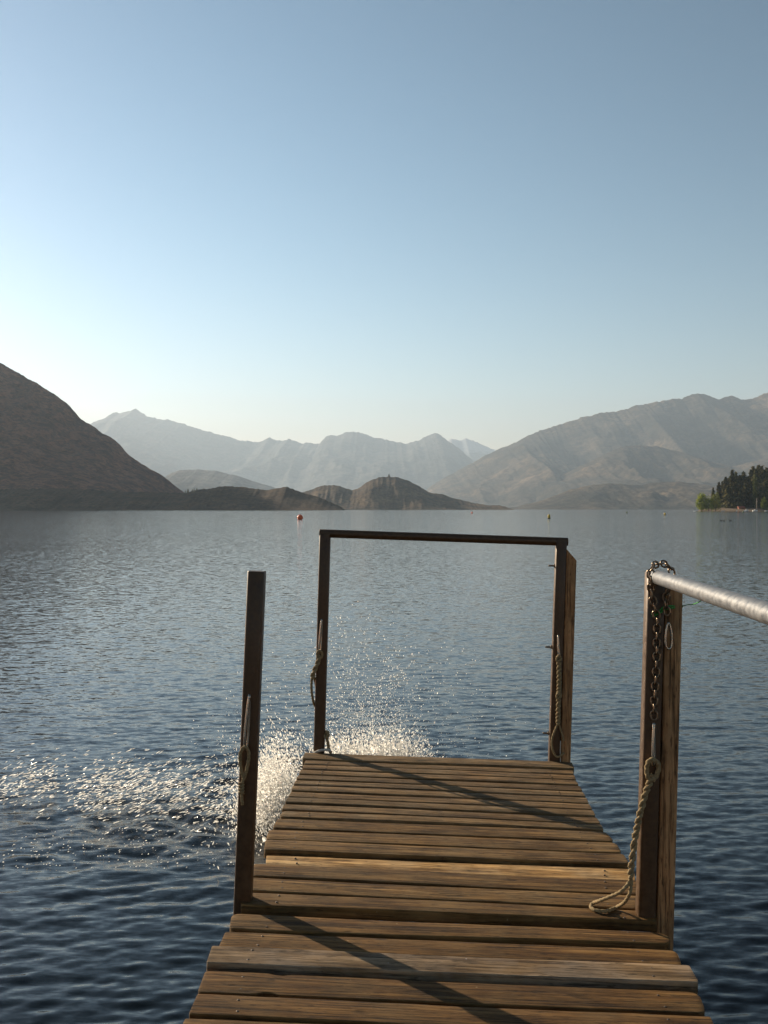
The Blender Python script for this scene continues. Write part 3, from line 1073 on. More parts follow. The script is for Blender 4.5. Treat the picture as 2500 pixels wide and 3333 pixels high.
# rope on the far right post
yf = yH2 - 0.02
rp = rooted('mooring_rope', at(1815, 2465, yf), 'knotted rope with a hanging noose on the far right post', 'rope', 'ropes on the posts')
doubled(rp, 'strand', [at(1819, 2140, yf), at(1820, 2190, yf), at(1820, 2235, yf), at(1819, 2270, yf), at(1817, 2320, yf), at(1817, 2358, yf)], 0.0085, 0.0065, 8)
for v in (2144, 2265):
    rope_part(rp, 'knot', [at(1813, v - 4, yf), at(1819, v - 9, yf - .012), at(1826, v - 2, yf - .004), at(1821, v + 7, yf - .012), at(1813, v + 6, yf - .004), at(1815, v - 5, yf - .012), at(1825, v - 4, yf)], 0.0072)
rope_part(rp, 'noose', [at(1817, 2352, yf), at(1808, 2375, yf), at(1798, 2402, yf), at(1797, 2430, yf), at(1805, 2455, yf), at(1816, 2464, yf - .008), at(1828, 2458, yf - .01), at(1836, 2452, yf)], 0.0062)
rope_part(rp, 'tail', [at(1818, 2350, yf), at(1825, 2375, yf), at(1831, 2395, yf), at(1835, 2412, yf)], 0.0055)
under(tube_obj('cord', smooth_path([at(1825, 2412, yf), at(1824, 2445, yf), at(1824.5, 2482, yf)], 12), 0.0026, M['white_rope'], ns=6), rp)

# green string tied round the near right post and the rail
st = rooted('string', at(2160, 1990, yR), 'thin green string tied round the near right post and the handrail', 'string')
ys = yR - 0.006
under(tube_obj('band', smooth_path([at(2110, 2004, ys + .03), at(2128, 1996, ys), at(2150, 1986, ys), at(2166, 1974, ys), at(2222, 1972, ys + .035)], 24), 0.0030, M['string'], ns=6), st)
under(tube_obj('band', smooth_path([at(2110, 2012, ys + .03), at(2130, 2004, ys), at(2152, 1993, ys), at(2167, 1983, ys), at(2222, 1974, ys + .035)], 24), 0.0030, M['string'], ns=6), st)
under(tube_obj('end', smooth_path([at(2221, 1973, yR + .03), at(2236, 1969, yR), at(2255, 1967, yR - .12), at(2272, 1961, yR - .3), at(2292, 1950, yR - .45)], 24), 0.0018, M['string'], ns=6), st)


# ------------------------------------------------------------------ splash
def splash():
    g = np.random.default_rng(21)
    ico = bmesh.new()
    bmesh.ops.create_icosphere(ico, subdivisions=1, radius=1.0)
    bv = np.array([v.co[:] for v in ico.verts])
    bf = np.array([[v.index for v in f.verts] for f in ico.faces])
    ico.free()
    keep = [f for f in bf if bv[f].mean(0)[2] > -0.25]      # open cups: torn films and drops of water
    bf = np.array(keep)
    C, S, Dd, K = [], [], [], []

    def add(c, r, d, k):
        C.append(c); S.append(r); Dd.append(d); K.append(k)
    # crown behind the deck end: dense root, thinning upwards
    for (x0, x1, yy, n, hh, rx) in ((-0.50, 0.30, 7.0, 8200, 0.14, 0.0), (-0.45, 0.15, 7.1, 2200, 0.32, 0.1)):
        for i in range(n):
            x = g.uniform(x0, x1) + g.normal(0, 0.06)
            lump = 0.55 + 0.9 * float(fbm(np.array([x * 6.0]), np.array([3.3]), 3)[0])
            z = 0.12 + abs(g.normal(0, hh)) * lump * (1 - 0.5 * ((x - (x0 + x1) / 2) / (x1 - x0)) ** 2)
            y = yy + g.normal(0, 0.18)
            rr_ = g.uniform(0.002, 0.0062) * (1.0 if z < 0.4 else 0.6)
            add((x, y, z), rr_, (0.9 * (x + 0.1) + g.normal(0, 0.15), 0, 0.5), g.uniform(1.2, 2.6))
    # plumes
    for px_, pz, n in ((-0.36, 0.62, 90), (-0.22, 1.0, 260), (0.05, 0.75, 150), (0.22, 0.7, 130), (-0.42, 0.75, 90)):
        for i in range(n):
            t = g.random() ** 0.7
            x = -0.12 + (px_ + 0.12) * t * 1.25 + g.normal(0, 0.05 + 0.10 * t)
            z = 0.25 + pz * t + g.normal(0, 0.05)
            add((x, 7.1 + g.normal(0, 0.2), z), g.uniform(0.0018, 0.0048), (px_ + 0.12, 0, 0.4), g.uniform(1.0, 2.2))
    for i in range(900):                  # wide fine spray
        t = g.random()
        a = g.normal(0.15, 0.5)
        x = -0.15 + math.sin(a) * 1.35 * t
        z = 0.22 + math.cos(a) * 0.95 * t * g.uniform(0.6, 1.05)
        add((x, 7.1 + g.normal(0, 0.3), max(z, 0.03)), g.uniform(0.0014, 0.0036), (math.sin(a), 0, math.cos(a)), g.uniform(1.0, 2.4))
    # bright sheet against the left side of the deck
    for i in range(9000):
        x = -0.69 + g.normal(0, 0.085) - abs(g.normal(0, 0.07))
        y = 6.5 + g.normal(0, 0.28)
        z = 0.02 + abs(g.normal(0, 0.17)) * (1.0 + 0.8 * (x + 0.78) / 0.2 * 0.3)
        add((x, y, z), g.uniform(0.002, 0.0058), (-0.3 + g.normal(0, .3), 0, 0.8), g.uniform(1.2, 4.0))
    for i in range(700):                  # spray standing up beside the posts
        x = -0.86 + g.normal(0, 0.16)
        z = 0.1 + abs(g.normal(0, 0.26))
        add((x, 6.8 + g.normal(0, 0.2), z), g.uniform(0.0018, 0.0045), (-0.35, 0, 0.9), g.uniform(1.5, 3.2))
    # droplets thrown low over the water to the left
    for i in range(1900):
        t = g.beta(1.3, 1.5)
        x = -0.95 - 1.75 * t + g.normal(0, 0.08)
        y = 6.55 + 0.45 * t + g.normal(0, 0.38) * (0.5 + 0.5 * (1 - t))
        z = 0.03 + abs(g.normal(0.08, 0.07))
        if float(fbm(np.array([x * 3.2]), np.array([y * 2.2]), 3)[0]) < 0.34 + 0.07 * t:
            continue
        add((x, y, z), g.uniform(0.002, 0.0058), (-1.0, -0.1, -0.34 + g.normal(0, .06)), g.uniform(3.5, 9.0))
    for i in range(260):
        x = g.uniform(-2.2, -0.8)
        y = g.uniform(5.5, 6.2)
        add((x, y, 0.012), g.uniform(0.0015, 0.0035), (-1, -.1, -.3), g.uniform(1.5, 3.5))
    for i in range(260):                  # torn sheets of water at the roots of the splash
        if i % 2:
            c3, d3 = (-0.70 + g.normal(0, .07), 6.5 + g.normal(0, .22), 0.05 + abs(g.normal(0, .10))), (-.3, 0, .8)
        else:
            x = g.uniform(-.48, .12)
            c3, d3 = (x, 7.0 + g.normal(0, .12), 0.2 + abs(g.normal(0, .07))), (x, 0, .6)
        add(c3, g.uniform(.010, .024), d3, g.uniform(1.5, 3.0))
    for i in range(5000):                 # fine mist
        if i % 2:
            c3 = (-0.75 + g.normal(0, .2), 6.55 + g.normal(0, .3), 0.03 + abs(g.normal(0, .22)))
        else:
            c3 = (-0.1 + g.normal(0, .33), 7.05 + g.normal(0, .25), 0.15 + abs(g.normal(0, .22)))
        add(c3, g.uniform(.0008, .0018), (0, 0, 1), g.uniform(1, 2.5))
    C_, S_, D_, K_ = np.array(C), np.array(S), np.array(Dd, float), np.array(K)
    D_ += g.normal(0, 0.12, D_.shape)
    D_ /= np.linalg.norm(D_, axis=1)[:, None]
    S_ = S_ / K_ ** 0.25
    # turn each drop at random, then stretch it along its flight
    q = g.normal(0, 1, (len(C_), 4))
    q /= np.linalg.norm(q, axis=1)[:, None]
    a_, b_, c_, d_ = q.T
    Rm = np.stack([1 - 2 * (c_ * c_ + d_ * d_), 2 * (b_ * c_ - a_ * d_), 2 * (b_ * d_ + a_ * c_),
                   2 * (b_ * c_ + a_ * d_), 1 - 2 * (b_ * b_ + d_ * d_), 2 * (c_ * d_ - a_ * b_),
                   2 * (b_ * d_ - a_ * c_), 2 * (c_ * d_ + a_ * b_), 1 - 2 * (b_ * b_ + c_ * c_)], -1).reshape(-1, 3, 3)
    loc = np.einsum('nij,vj->nvi', Rm, bv) * S_[:, None, None]
    al = np.einsum('nvk,nk->nv', loc, D_)
    V = C_[:, None, :] + loc + al[:, :, None] * D_[:, None, :] * (K_ - 1)[:, None, None]
    V += g.normal(0, 1, V.shape) * (S_ * 0.12)[:, None, None]
    Fq = (bf[None] + (np.arange(len(C_)) * len(bv))[:, None, None]).reshape(-1, 3)
    me = np_mesh('splash', V.reshape(-1, 3), Fq)
    me.polygons.foreach_set('use_smooth', [True] * len(me.polygons))
    m = bpy.data.materials.new('water_drops')
    m.use_nodes = True
    ns, ls = m.node_tree.nodes, m.node_tree.links
    ns.remove(ns['Principled BSDF'])
    out = ns['Material Output']
    tr = node(ns, 'ShaderNodeBsdfTranslucent')
    tr.inputs['Color'].default_value = (0.97, 0.95, 0.90, 1)
    df = node(ns, 'ShaderNodeBsdfDiffuse')
    df.inputs['Color'].default_value = (0.9, 0.9, 0.9, 1)
    gl = node(ns, 'ShaderNodeBsdfGlossy')
    gl.inputs['Roughness'].default_value = 0.15
    m1 = node(ns, 'ShaderNodeMixShader')
    m1.inputs[0].default_value = 0.15
    ls.new(tr.outputs[0], m1.inputs[1])
    ls.new(df.outputs[0], m1.inputs[2])
    m2 = node(ns, 'ShaderNodeMixShader')
    fr = node(ns, 'ShaderNodeFresnel')
    fr.inputs['IOR'].default_value = 1.33
    ls.new(fr.outputs[0], m2.inputs[0])
    ls.new(m1.outputs[0], m2.inputs[1])
    ls.new(gl.outputs[0], m2.inputs[2])
    tp = node(ns, 'ShaderNodeBsdfTransparent')
    m3 = node(ns, 'ShaderNodeMixShader')
    m3.inputs[0].default_value = 0.22
    ls.new(m2.outputs[0], m3.inputs[1])
    ls.new(tp.outputs[0], m3.inputs[2])
    ls.new(m3.outputs[0], out.inputs['Surface'])
    o = link_mesh('splash', me, m)
    tag(o, 'sunlit splash of water drops beside and behind the jetty end', 'splash', kind='stuff')


splash()


# ------------------------------------------------------------------ buoys, ducks, boats
M['orange'] = speckled('orange_plastic', (0.75, 0.13, 0.05), (0.85, 0.19, 0.07), 3, 0.45)
M['yellow'] = speckled('yellow_plastic', (0.42, 0.30, 0.03), (0.55, 0.40, 0.05), 3, 0.45)
M['dullgreen'] = speckled('green_plastic', (0.05, 0.09, 0.04), (0.08, 0.13, 0.05), 3, 0.5)
M['black'] = speckled('dark_rubber', (0.012, 0.012, 0.012), (0.03, 0.03, 0.03), 6, 0.6)
M['white'] = speckled('white_gelcoat', (0.74, 0.74, 0.72), (0.8, 0.8, 0.78), 2, 0.35)
M['glassy'] = speckled('dark_window', (0.02, 0.025, 0.03), (0.03, 0.035, 0.04), 2, 0.1)
M['feather'] = speckled('dark_feathers', (0.02, 0.016, 0.012), (0.05, 0.04, 0.03), 30, 0.7)


def lathe(prof, ns=20):
    V, Fc = [], []
    for r, z in prof:
        for k in range(ns):
            a = 2 * math.pi * k / ns
            V.append((r * math.cos(a), r * math.sin(a), z))
    for i in range(len(prof) - 1):
        for k in range(ns):
            k2 = (k + 1) % ns
            Fc.append((i * ns + k, i * ns + k2, (i + 1) * ns + k2, (i + 1) * ns + k))
    return V, Fc


def ball_buoy(u, v, d, r, m, label):
    p = on_water(u, v)
    p = Vector(((u - CX) / F * d, d, 0))
    root = rooted('ball_buoy', p, label, 'buoy', 'mooring buoys on the lake')
    prof = [(max(r * math.sin(math.pi * k / 16), 0.001), r * 0.72 - r * math.cos(math.pi * k / 16)) for k in range(17)]
    o = link_mesh('float', py_mesh('float', *lathe(prof)), m, root, True)
    o = link_mesh('band', py_mesh('band', *lathe([(r * 1.005, r * .60), (r * 1.03, r * .66), (r * 1.03, r * .78), (r * 1.005, r * .84)])), m, root, True)
    e = link_mesh('eye', py_mesh('eye', *closed_tube([(r * .22 * math.cos(t * .3), 0, r * 1.76 + r * .22 * math.sin(t * .3)) for t in range(21)], r * .06, 6)), M['black'], root, True)
    return root


def can_buoy(u, d, r, h, m, label):
    root = rooted('can_buoy', Vector(((u - CX) / F * d, d, 0)), label, 'buoy', 'mooring buoys on the lake')
    prof = [(0.01, -0.3 * h), (r * .9, -0.3 * h), (r, -0.25 * h), (r, .80 * h), (r * .85, .9 * h), (r * .5, .95 * h), (r * .45, h), (0.01, h)]
    link_mesh('float', py_mesh('float', *lathe(prof)), m, root, True)
    link_mesh('collar', py_mesh('collar', *lathe([(r, .02 * h), (r * 1.25, .05 * h), (r * 1.25, .16 * h), (r, .2 * h)])), M['black'], root, True)
    return root


ball_buoy(977, 1684, 190, 0.55, M['orange'], 'round orange buoy afloat left of the end frame')
can_buoy(1787, 210, 0.27, 0.92, M['yellow'], 'upright yellow can buoy just above the end frame right corner')
can_buoy(2164, 330, 0.30, 0.80, M['yellow'], 'small dull yellow buoy far out, right of the upright can buoy')
can_buoy(2040.5, 480, 0.34, 0.95, M['dullgreen'], 'tiny dark buoy far out beneath the low hill')
can_buoy(2419, 520, 0.38, 0.95, M['dullgreen'], 'tiny green buoy in front of the boats at the point')
ball_buoy(1536, 1668, 460, 0.42, M['orange'], 'tiny orange buoy far out in front of the island hill')

duck_body = py_mesh('body', *tube([(-.24, 0, .07), (-.2, 0, .075), (-.1, 0, .06), (.05, 0, .055), (.15, 0, .06), (.2, 0, .07)], [.012, .04, .085, .095, .07, .02], ns=10))
duck_neck = py_mesh('neck', *tube([(.15, 0, .07), (.2, 0, .14), (.2, 0, .21)], [.045, .032, .03], ns=8))
duck_head = py_mesh('head', *tube([(.14, 0, .23), (.17, 0, .235), (.22, 0, .235), (.26, 0, .225), (.33, 0, .21)], [.01, .04, .045, .02, .008], ns=8))
for m_ in (duck_body, duck_neck, duck_head):
    m_.materials.append(M['feather'])
for u, v, a, lab in ((2347, 1696, 0.3, 'leftmost of three dark ducks afloat near the right edge'), (2356, 1696.5, 0.6, 'middle one of three dark ducks afloat near the right edge'), (2377, 1696, 2.8, 'rightmost of three dark ducks afloat near the right edge')):
    p = on_water(u, v)
    r_ = rooted('duck', p, lab, 'duck', 'ducks on the lake')
    r_.rotation_euler.z = a
    for nm_, me_ in (('body', duck_body), ('neck', duck_neck), ('head', duck_head)):
        link_mesh(nm_, me_, None, r_)


def hull_mesh(L, W, H):
    V, Fc = [], []
    n = 12
    for i in range(n + 1):
        s = i / n
        x = (s - .5) * L
        w = W / 2 * (1 - max(0, (s - .45) / .55) ** 2.2) * (0.86 + 0.14 * min(s * 4, 1))
        z = H * (1 + .28 * s * s)
        V += [(x, -w, z), (x, -w * .86, H * .15 + .2 * H * max(0, s - .6)), (x, 0, -H * .35 + .8 * H * max(0, s - .6)), (x, w * .86, H * .15 + .2 * H * max(0, s - .6)), (x, w, z), (x, w * .85, z * .93), (x, 0, z * .9), (x, -w * .85, z * .93)]
    for i in range(n):
        for k in range(8):
            k2 = (k + 1) % 8
            Fc.append((i * 8 + k, (i + 1) * 8 + k, (i + 1) * 8 + k2, i * 8 + k2))
    Fc.append(tuple(reversed(range(8))))
    Fc.append(tuple(n * 8 + k for k in range(8)))
    return V, Fc


hull_me = py_mesh('hull', *hull_mesh(5.4, 2.0, 0.95))
hull_me.materials.append(M['white'])
cab = bevel_prism((0, 0, .9), (0, 0, 1.85), 2.0, 1.5, .2)
cab_me = py_mesh('cabin', *cab)
cab_me.materials.append(M['white'])
win_me = py_mesh('window', *bevel_prism((0, 0, 1.30), (0, 0, 1.65), 2.04, 1.54, .2))
win_me.materials.append(M['glassy'])
boats = [(2430, 872, 1.0, 0.6, True, 'largest white motor boat moored in front of the pines'), (2458, 880, 0.92, 0.2, True, 'white motor boat by the pale tree trunk on the point'),
         (2398, 884, 0.62, 1.2, False, 'small white dinghy left of the largest white boat'), (2353, 884, 0.62, -0.3, False, 'small white dinghy off the middle of the pine point'),
         (2262, 884, 0.45, 0.4, False, 'small white dinghy at the tip of the point by the willows'), (2494, 884, 0.62, 0.5, False, 'small white dinghy under the green bush at the right edge')]
for u, d, s, a, cabin, lab in boats:
    root = rooted('moored_boat', Vector(((u - CX) / F * d, d, 0)), lab, 'boat', 'white boats moored along the point')
    root.rotation_euler.z = a
    root.scale = (s, s, s)
    link_mesh('hull', hull_me, None, root)
    if cabin:
        c_ = link_mesh('cabin', cab_me, None, root)
        link_mesh('window', win_me, None, c_)


# ------------------------------------------------------------------ the wooded point on the right
M['beach'] = speckled('beach_ground', (0.11, 0.075, 0.045), (0.20, 0.14, 0.09), 0.3, 0.95)
PD = 900.0


def point_ground():
    xs = np.linspace(0, 1, 160) ** 1.5
    rows = []
    x0, x1 = (2256 - CX) / F * PD, (3500 - CX) / F * PD
    x = x0 + (x1 - x0) * xs
    for t in np.linspace(0, 1, 24):
        y = PD + (t - 0.06) * 150 + 4 * np.sin(x / 14) - 8 * np.clip(1 - xs / 0.03, 0, 1) * t
        h = -0.6 + 2.6 * np.clip(t / 0.10, 0, 1) ** 0.8 + 7.0 * np.clip((t - .1) / .7, 0, 1)
        h = h * np.clip(xs / 0.016, 0, 1) ** .7 - 0.5 * (xs < 0.006) + 0.3 * fbm(x / 6, y / 6, 3)
        rows.append(np.stack([x + 62 * t * np.clip(1.1 - 3 * xs, 0, 1), y, h], -1))
    V = np.array(rows)
    me = np_mesh('point', V.reshape(-1, 3), grid_faces(*V.shape[:2]))
    me.polygons.foreach_set('use_smooth', [True] * len(me.polygons))
    tag(link_mesh('shore_ground', me, M['beach']), 'brown stony point with trees at the right', 'shore', kind='structure')


point_ground()


def leaf_mat(name, c1, c2, c3, trans=0.25):
    m, ns, ls, p = mat(name)
    geo = node(ns, 'ShaderNodeNewGeometry')
    oi = node(ns, 'ShaderNodeObjectInfo')
    v = node(ns, 'ShaderNodeVectorMath', operation='ADD')
    ls.new(geo.outputs['Position'], v.inputs[0])
    ls.new(oi.outputs['Location'], v.inputs[1])
    n = noise(ns, ls, v.outputs[0], 0.35, 4, 0.6)
    r = ramp(ns, ls, n.outputs['Fac'], [(0.36, c1), (0.5, c2), (0.64, c3)])
    hs = node(ns, 'ShaderNodeHueSaturation')
    ls.new(r.outputs[0], hs.inputs['Color'])
    ls.new(math_node(ns, ls, 'ADD', math_node(ns, ls, 'MULTIPLY', oi.outputs['Random'], 0.6), 0.7), hs.inputs['Value'])
    ls.new(hs.outputs[0], p.inputs['Base Color'])
    p.inputs['Roughness'].default_value = 0.8
    p.inputs['Specular IOR Level'].default_value = 0.2
    tr = node(ns, 'ShaderNodeBsdfTranslucent')
    ls.new(hs.outputs[0], tr.inputs['Color'])
    ms = node(ns, 'ShaderNodeMixShader')
    ms.inputs[0].default_value = trans
    ls.new(p.outputs[0], ms.inputs[1])
    ls.new(tr.outputs[0], ms.inputs[2])
    ls.new(ms.outputs[0], ns['Material Output'].inputs['Surface'])
    return m


M['pine'] = leaf_mat('pine_needles', (0.045, 0.051, 0.0165), (0.09, 0.087, 0.03), (0.1725, 0.132, 0.051), 0.25)
M['willow'] = leaf_mat('willow_leaves', (0.1495, 0.1955, 0.0207), (0.253, 0.3105, 0.0345), (0.391, 0.414, 0.06325), 0.5)
M['poplar'] = leaf_mat('poplar_leaves', (0.04, 0.055, 0.012), (0.07, 0.085, 0.018), (0.11, 0.12, 0.03), 0.3)
M['olive'] = leaf_mat('olive_leaves', (0.075, 0.09, 0.014), (0.12, 0.14, 0.024), (0.19, 0.20, 0.04), 0.4)
M['bark'] = speckled('bark', (0.05, 0.035, 0.025), (0.10, 0.075, 0.055), 2, 0.9)
M['pale_bark'] = speckled('pale_bark', (0.22, 0.17, 0.13), (0.34, 0.27, 0.21), 2, 0.9)


def trunk_mesh(h, r, bend=0.3, seed=0):
    g = random.Random(seed)
    pts = [(bend * math.sin(3 * k / 8 + seed), bend * math.cos(2.3 * k / 8 + seed) - bend, h * k / 8) for k in range(9)]
    return py_mesh('trunk', *tube(pts, [r * (1 - 0.85 * k / 8) for k in range(9)], ns=8))


def conifer_crown(h, rmax, seed, base=0.10):
    """whorls of drooping, ragged branches, each a fan of small needle sprays"""
    g = np.random.default_rng(seed)
    V, Fq = [], []
    lv = 46
    for i in range(lv):
        t = i / lv
        z = h * (base + (1 - base) * t)
        rad = rmax * (1 - t) ** 0.85 * g.uniform(0.72, 1.12) + 0.15
        nb = 8 if t < 0.8 else 5
        for k in range(nb):
            a = g.uniform(0, 6.283)
            L = rad * g.uniform(0.55, 1.15)
            for j in range(4):
                s = (j + g.uniform(0.2, 0.9)) / 4
                c = np.array([math.cos(a) * L * s, math.sin(a) * L * s, z - 0.28 * L * s ** 1.5 + g.normal(0, .25)])
                w = (0.70 + 0.6 * rmax * 0.12) * g.uniform(0.6, 1.3)
                tx = np.array([math.cos(a + g.normal(0, .5)), math.sin(a + g.normal(0, .5)), -0.45 + g.normal(0, .25)]) * w * 1.2
                ty = np.array([-math.sin(a), math.cos(a), g.normal(0, .6)]) * w * .6
                b = len(V)
                V += [c - tx - ty * .5, c - ty * .9 + tx * .2, c + tx, c + ty * .9]
                Fq.append((b, b + 1, b + 2, b + 3))
    return np_mesh('crown', np.array(V), np.array(Fq))


def leafy_crown(lobes, n, size, seed):
    """leaf clumps spread through several lobes of a broadleaf crown"""
    g = np.random.default_rng(seed)
    V, Fq = [], []
    wts = np.array([l[3] * l[4] * l[5] for l in lobes])
    wts = wts / wts.sum()
    for i in range(n):
        l = lobes[g.choice(len(lobes), p=wts)]
        d = g.normal(0, 1, 3)
        d /= np.linalg.norm(d)
        r = g.random() ** 0.45
        c = np.array(l[:3]) + d * r * np.array(l[3:6]) * (1 + 0.12 * g.normal())
        a = g.normal(0, 1, 3)
        a /= np.linalg.norm(a)
        b2 = np.cross(a, g.normal(0, 1, 3))
        b2 /= np.linalg.norm(b2)
        w = size * g.uniform(.5, 1.3)
        b = len(V)
        V += [c - a * w, c - b2 * w * .55, c + a * w, c + b2 * w * .55]
        Fq.append((b, b + 1, b + 2, b + 3))
    return np_mesh('crown', np.array(V), np.array(Fq))


pines = []
for k, (h, r) in enumerate(((30, 7.6), (30, 9.6), (30, 6.2), (30, 11.5))):
    cm = conifer_crown(h, r, 40 + k)
    cm.materials.append(M['pine'])
    tm = trunk_mesh(h * .97, .45, .2, k)
    tm.materials.append(M['bark'])
    pines.append((cm, tm))
# (photo x of the stem, photo y of the tip, distance, kind)
pine_list = [(2321, 1588, 925, 2), (2340, 1570, 935, 0), (2351, 1566, 950, 2), (2362, 1553, 945, 0), (2372, 1557, 960, 1), (2383, 1530, 940, 2), (2395, 1538, 950, 2), (2408, 1548, 935, 1), (2420, 1537, 955, 3),
             (2434, 1551, 930, 1), (2444, 1530, 960, 0), (2451, 1518, 970, 2), (2460, 1527, 945, 1), (2469, 1515, 975, 0), (2479, 1518, 960, 2), (2488, 1530, 940, 3), (2496, 1523, 965, 2), (2508, 1518, 955, 1),
             (2524, 1526, 945, 3), (2545, 1515, 960, 0), (2358, 1592, 930, 3), (2370, 1580, 925, 3), (2390, 1572, 922, 3), (2408, 1578, 918, 3), (2427, 1570, 922, 3), (2445, 1572, 926, 3), (2470, 1566, 922, 3), (2492, 1564, 922, 3), (2516, 1560, 925, 3), (2568, 1530, 950, 3), (2590, 1518, 960, 0), (2620, 1535, 940, 3), (2655, 1525, 955, 1), (2700, 1540, 945, 3)]
where = {0: 'tapering dark pine', 1: 'broad dark pine', 2: 'narrow dark pine', 3: 'wide dark pine low in front'}
order = sorted(range(len(pine_list)), key=lambda i: pine_list[i][0])
rank = {i: n for n, i in enumerate(order)}
ordw = ['first', 'second', 'third', 'fourth', 'fifth', 'sixth', 'seventh', 'eighth', 'ninth', 'tenth', 'eleventh', 'twelfth', 'thirteenth', 'fourteenth', 'fifteenth', 'sixteenth', 'seventeenth', 'eighteenth',
        'nineteenth', 'twentieth', 'twenty-first', 'twenty-second', 'twenty-third', 'twenty-fourth', 'twenty-fifth', 'twenty-sixth', 'twenty-seventh', 'twenty-eighth', 'twenty-ninth', 'thirtieth', 'thirty-first', 'thirty-second', 'thirty-third', 'thirty-fourth', 'thirty-fifth']
for i, (u, v, d, k) in enumerate(pine_list):
    zt = at(u, v, d).z
    zb = 1.5 + 6.0 * max(0, (d - 920) / 90)
    root = rooted('pine_tree', Vector(((u - CX) / F * d, d, zb)), '%s, %s tree counted from the tip of the point' % (where[k], ordw[rank[i]]), 'tree', 'dark pines on the point')
    s = (zt - zb) / 30
    root.scale = (s * random.uniform(.85, 1.1), s * random.uniform(.85, 1.1), s)
    root.rotation_euler.z = random.uniform(0, 6.28)
    link_mesh('crown', pines[k][0], None, root)
    link_mesh('trunk', pines[k][1], None, root)


def broadleaf(name, u, v_top, v_base, d, wpx, m, bark, label, lobes, n, size, seed, trunk_h=.6, tr=.35):
    b = at(u, v_base, d)
    H = at(u, v_top, d).z - b.z
    Wd = wpx / F * d
    root = rooted(name, b, label, 'tree')
    L = [(x * Wd, y * Wd, z * H, rx * Wd, ry * Wd, rz * H) for x, y, z, rx, ry, rz in lobes]
    cm = leafy_crown(L, n, size, seed)
    link_mesh('crown', cm, m, root)
    link_mesh('trunk', trunk_mesh(H * trunk_h, tr, .25, seed), bark, root, True)


WL = [(0, 0, .72, .36, .36, .27), (-.24, 0, .42, .28, .3, .30), (.22, .1, .45, .30, .3, .30), (-.08, -.1, .24, .40, .3, .22), (.30, 0, .20, .2, .2, .2)]
broadleaf('willow_tree', 2284, 1602, 1663, 896, 40, M['willow'], M['bark'], 'bright green willow at the very tip of the point', WL, 2200, .55, 1)
broadleaf('willow_tree', 2306, 1613, 1663, 893, 36, M['willow'], M['bark'], 'smaller bright green willow second from the tip', WL, 1300, .5, 2)
broadleaf('willow_tree', 2329, 1604, 1663, 896, 38, M['olive'], M['bark'], 'olive green willow third from the tip of the point', WL, 1400, .55, 3)
broadleaf('poplar_tree', 2457, 1546, 1661, 912, 24, M['poplar'], M['pale_bark'], 'tall narrow olive poplar standing before the pines',
          [(0, 0, .55, .34, .34, .40), (0.05, 0, .25, .42, .4, .22), (0, 0, .82, .22, .22, .18)], 1900, .55, 4, .5)
broadleaf('willow_tree', 2487, 1619, 1661, 900, 25, M['willow'], M['bark'], 'small rounded green tree at the right edge of the picture', WL, 1100, .5, 5)
tk = rooted('bare_trunk', at(2463, 1661, 898), 'pale bare tree trunk beside the poplar', 'trunk')
link_mesh('stem', py_mesh('stem', *tube([(0, 0, -.5), (.1, 0, 4), (-.1, 0, 8), (.1, 0, 11)], [.55, .48, .38, .2], ns=10)), M['pale_bark'], tk, True)
link_mesh('branch', py_mesh('branch', *tube([(-.05, 0, 6.5), (.9, .2, 8), (1.5, .2, 9.6)], [.22, .15, .06], ns=8)), M['pale_bark'], tk, True)
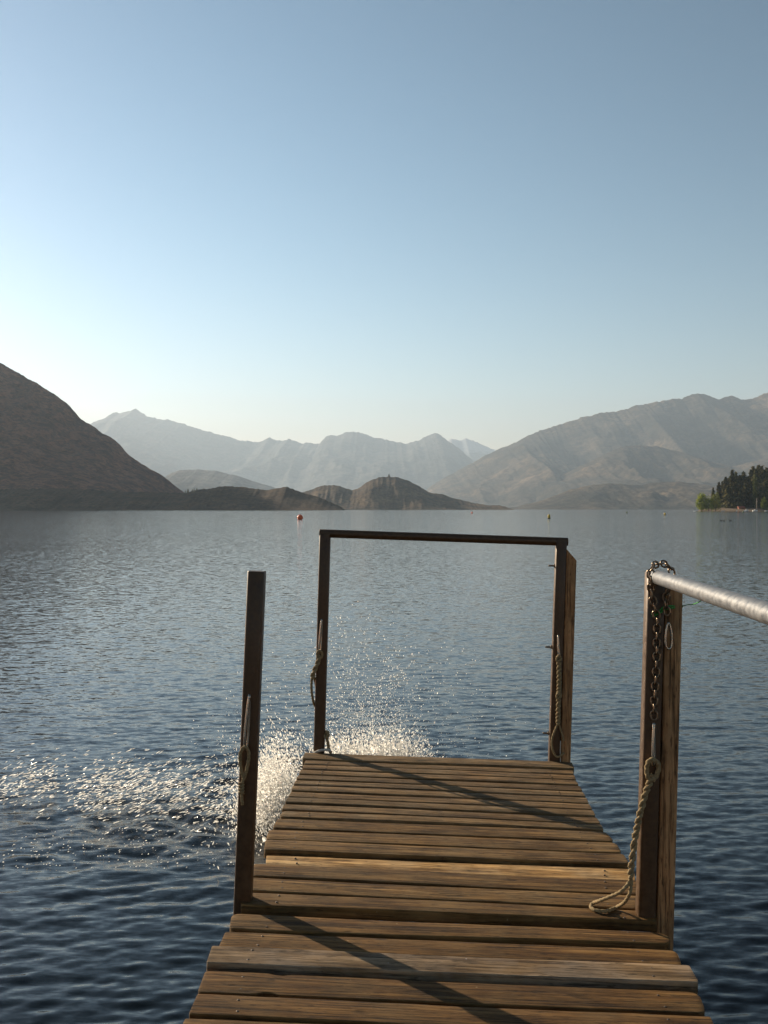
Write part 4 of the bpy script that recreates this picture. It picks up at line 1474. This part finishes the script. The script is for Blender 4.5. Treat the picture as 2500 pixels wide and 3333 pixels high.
# rusty shed on the shore
M['rust'] = speckled('rust_red_iron', (0.20, 0.055, 0.03), (0.30, 0.09, 0.045), 0.8, 0.7)
sh_ = rooted('shed', at(2412, 1660, 905), 'low rust red shed among the pines on the shore', 'shed')
link_mesh('wall', py_mesh('wall', *bevel_prism((0, 0, -.8), (0, 0, 2.2), 5.2, 4.0, .05)), M['rust'], sh_)
rf = [(-3.0, -2.4, 2.2), (3.0, -2.4, 2.2), (3.0, 2.4, 2.2), (-3.0, 2.4, 2.2), (-3.0, 0, 3.6), (3.0, 0, 3.6)]
link_mesh('roof', py_mesh('roof', rf, [(0, 1, 5, 4), (2, 3, 4, 5), (0, 4, 3), (1, 2, 5), (0, 3, 2, 1)]), M['rust'], sh_)
link_mesh('door', py_mesh('door', *bevel_prism((0.6, -2.02, -.8), (0.6, -2.02, 1.7), 1.2, .08, .02)), M['bark'], sh_)

# dark pines on the far left shore and the cairn on the island hill
for n, (u, v, d) in enumerate(((604, 1596, 1740), (612, 1591, 1740), (626, 1592, 1740), (632, 1590, 1735), (641, 1589, 1740), (648, 1595, 1745), (660, 1591, 1740))):
    zb = at(u, 1606, d).z
    root = rooted('pine_tree', Vector(((u - CX) / F * d, d, zb)), '%s of seven tiny dark pines on the far left shore' % ordw[n], 'tree', 'tiny pines on the far shore')
    s = (at(u, v, d).z - zb) / 30
    root.scale = (s * 1.3, s * 1.3, s)
    link_mesh('crown', pines[n % 3][0], None, root)
    link_mesh('trunk', pines[n % 3][1], None, root)
cr = at(1266, 1553, 3000)
rk = rooted('rock_stack', cr - Vector((0, 0, 1)), 'small rock pillar on top of the island hill', 'rock')
link_mesh('lower_rock', py_mesh('lower_rock', *tube([(0, 0, -3), (.4, 0, 3), (.6, 0, 5)], [4.6, 4.2, 2.8], ns=7)), M['isl'], rk)
link_mesh('upper_rock', py_mesh('upper_rock', *tube([(.4, 0, 4), (0, 0, 7), (-.3, 0, 10)], [2.6, 2.4, 1.2], ns=6)), M['isl'], rk)

# ------------------------------------------------------------------ the air over the lake
hz = bmesh.new()
bmesh.ops.create_cube(hz, size=1.0)
for v in hz.verts:
    v.co = Vector((v.co.x * 22000, v.co.y * 37500 + 9000, -14 + (v.co.z + .5) * 2250))
hm = bpy.data.meshes.new('haze')
hz.to_mesh(hm)
hz.free()
hmat = bpy.data.materials.new('haze_air')
hmat.use_nodes = True
hn, hl = hmat.node_tree.nodes, hmat.node_tree.links
hn.remove(hn['Principled BSDF'])
pv = node(hn, 'ShaderNodeVolumePrincipled')
pv.inputs['Color'].default_value = (0.45, 0.565, 0.69, 1)
pv.inputs['Density'].default_value = 6.0e-5
pv.inputs['Anisotropy'].default_value = 0.32
hl.new(pv.outputs[0], hn['Material Output'].inputs['Volume'])
tag(link_mesh('haze', hm, hmat), 'pale blue haze in the air over the lake', 'haze', kind='stuff')
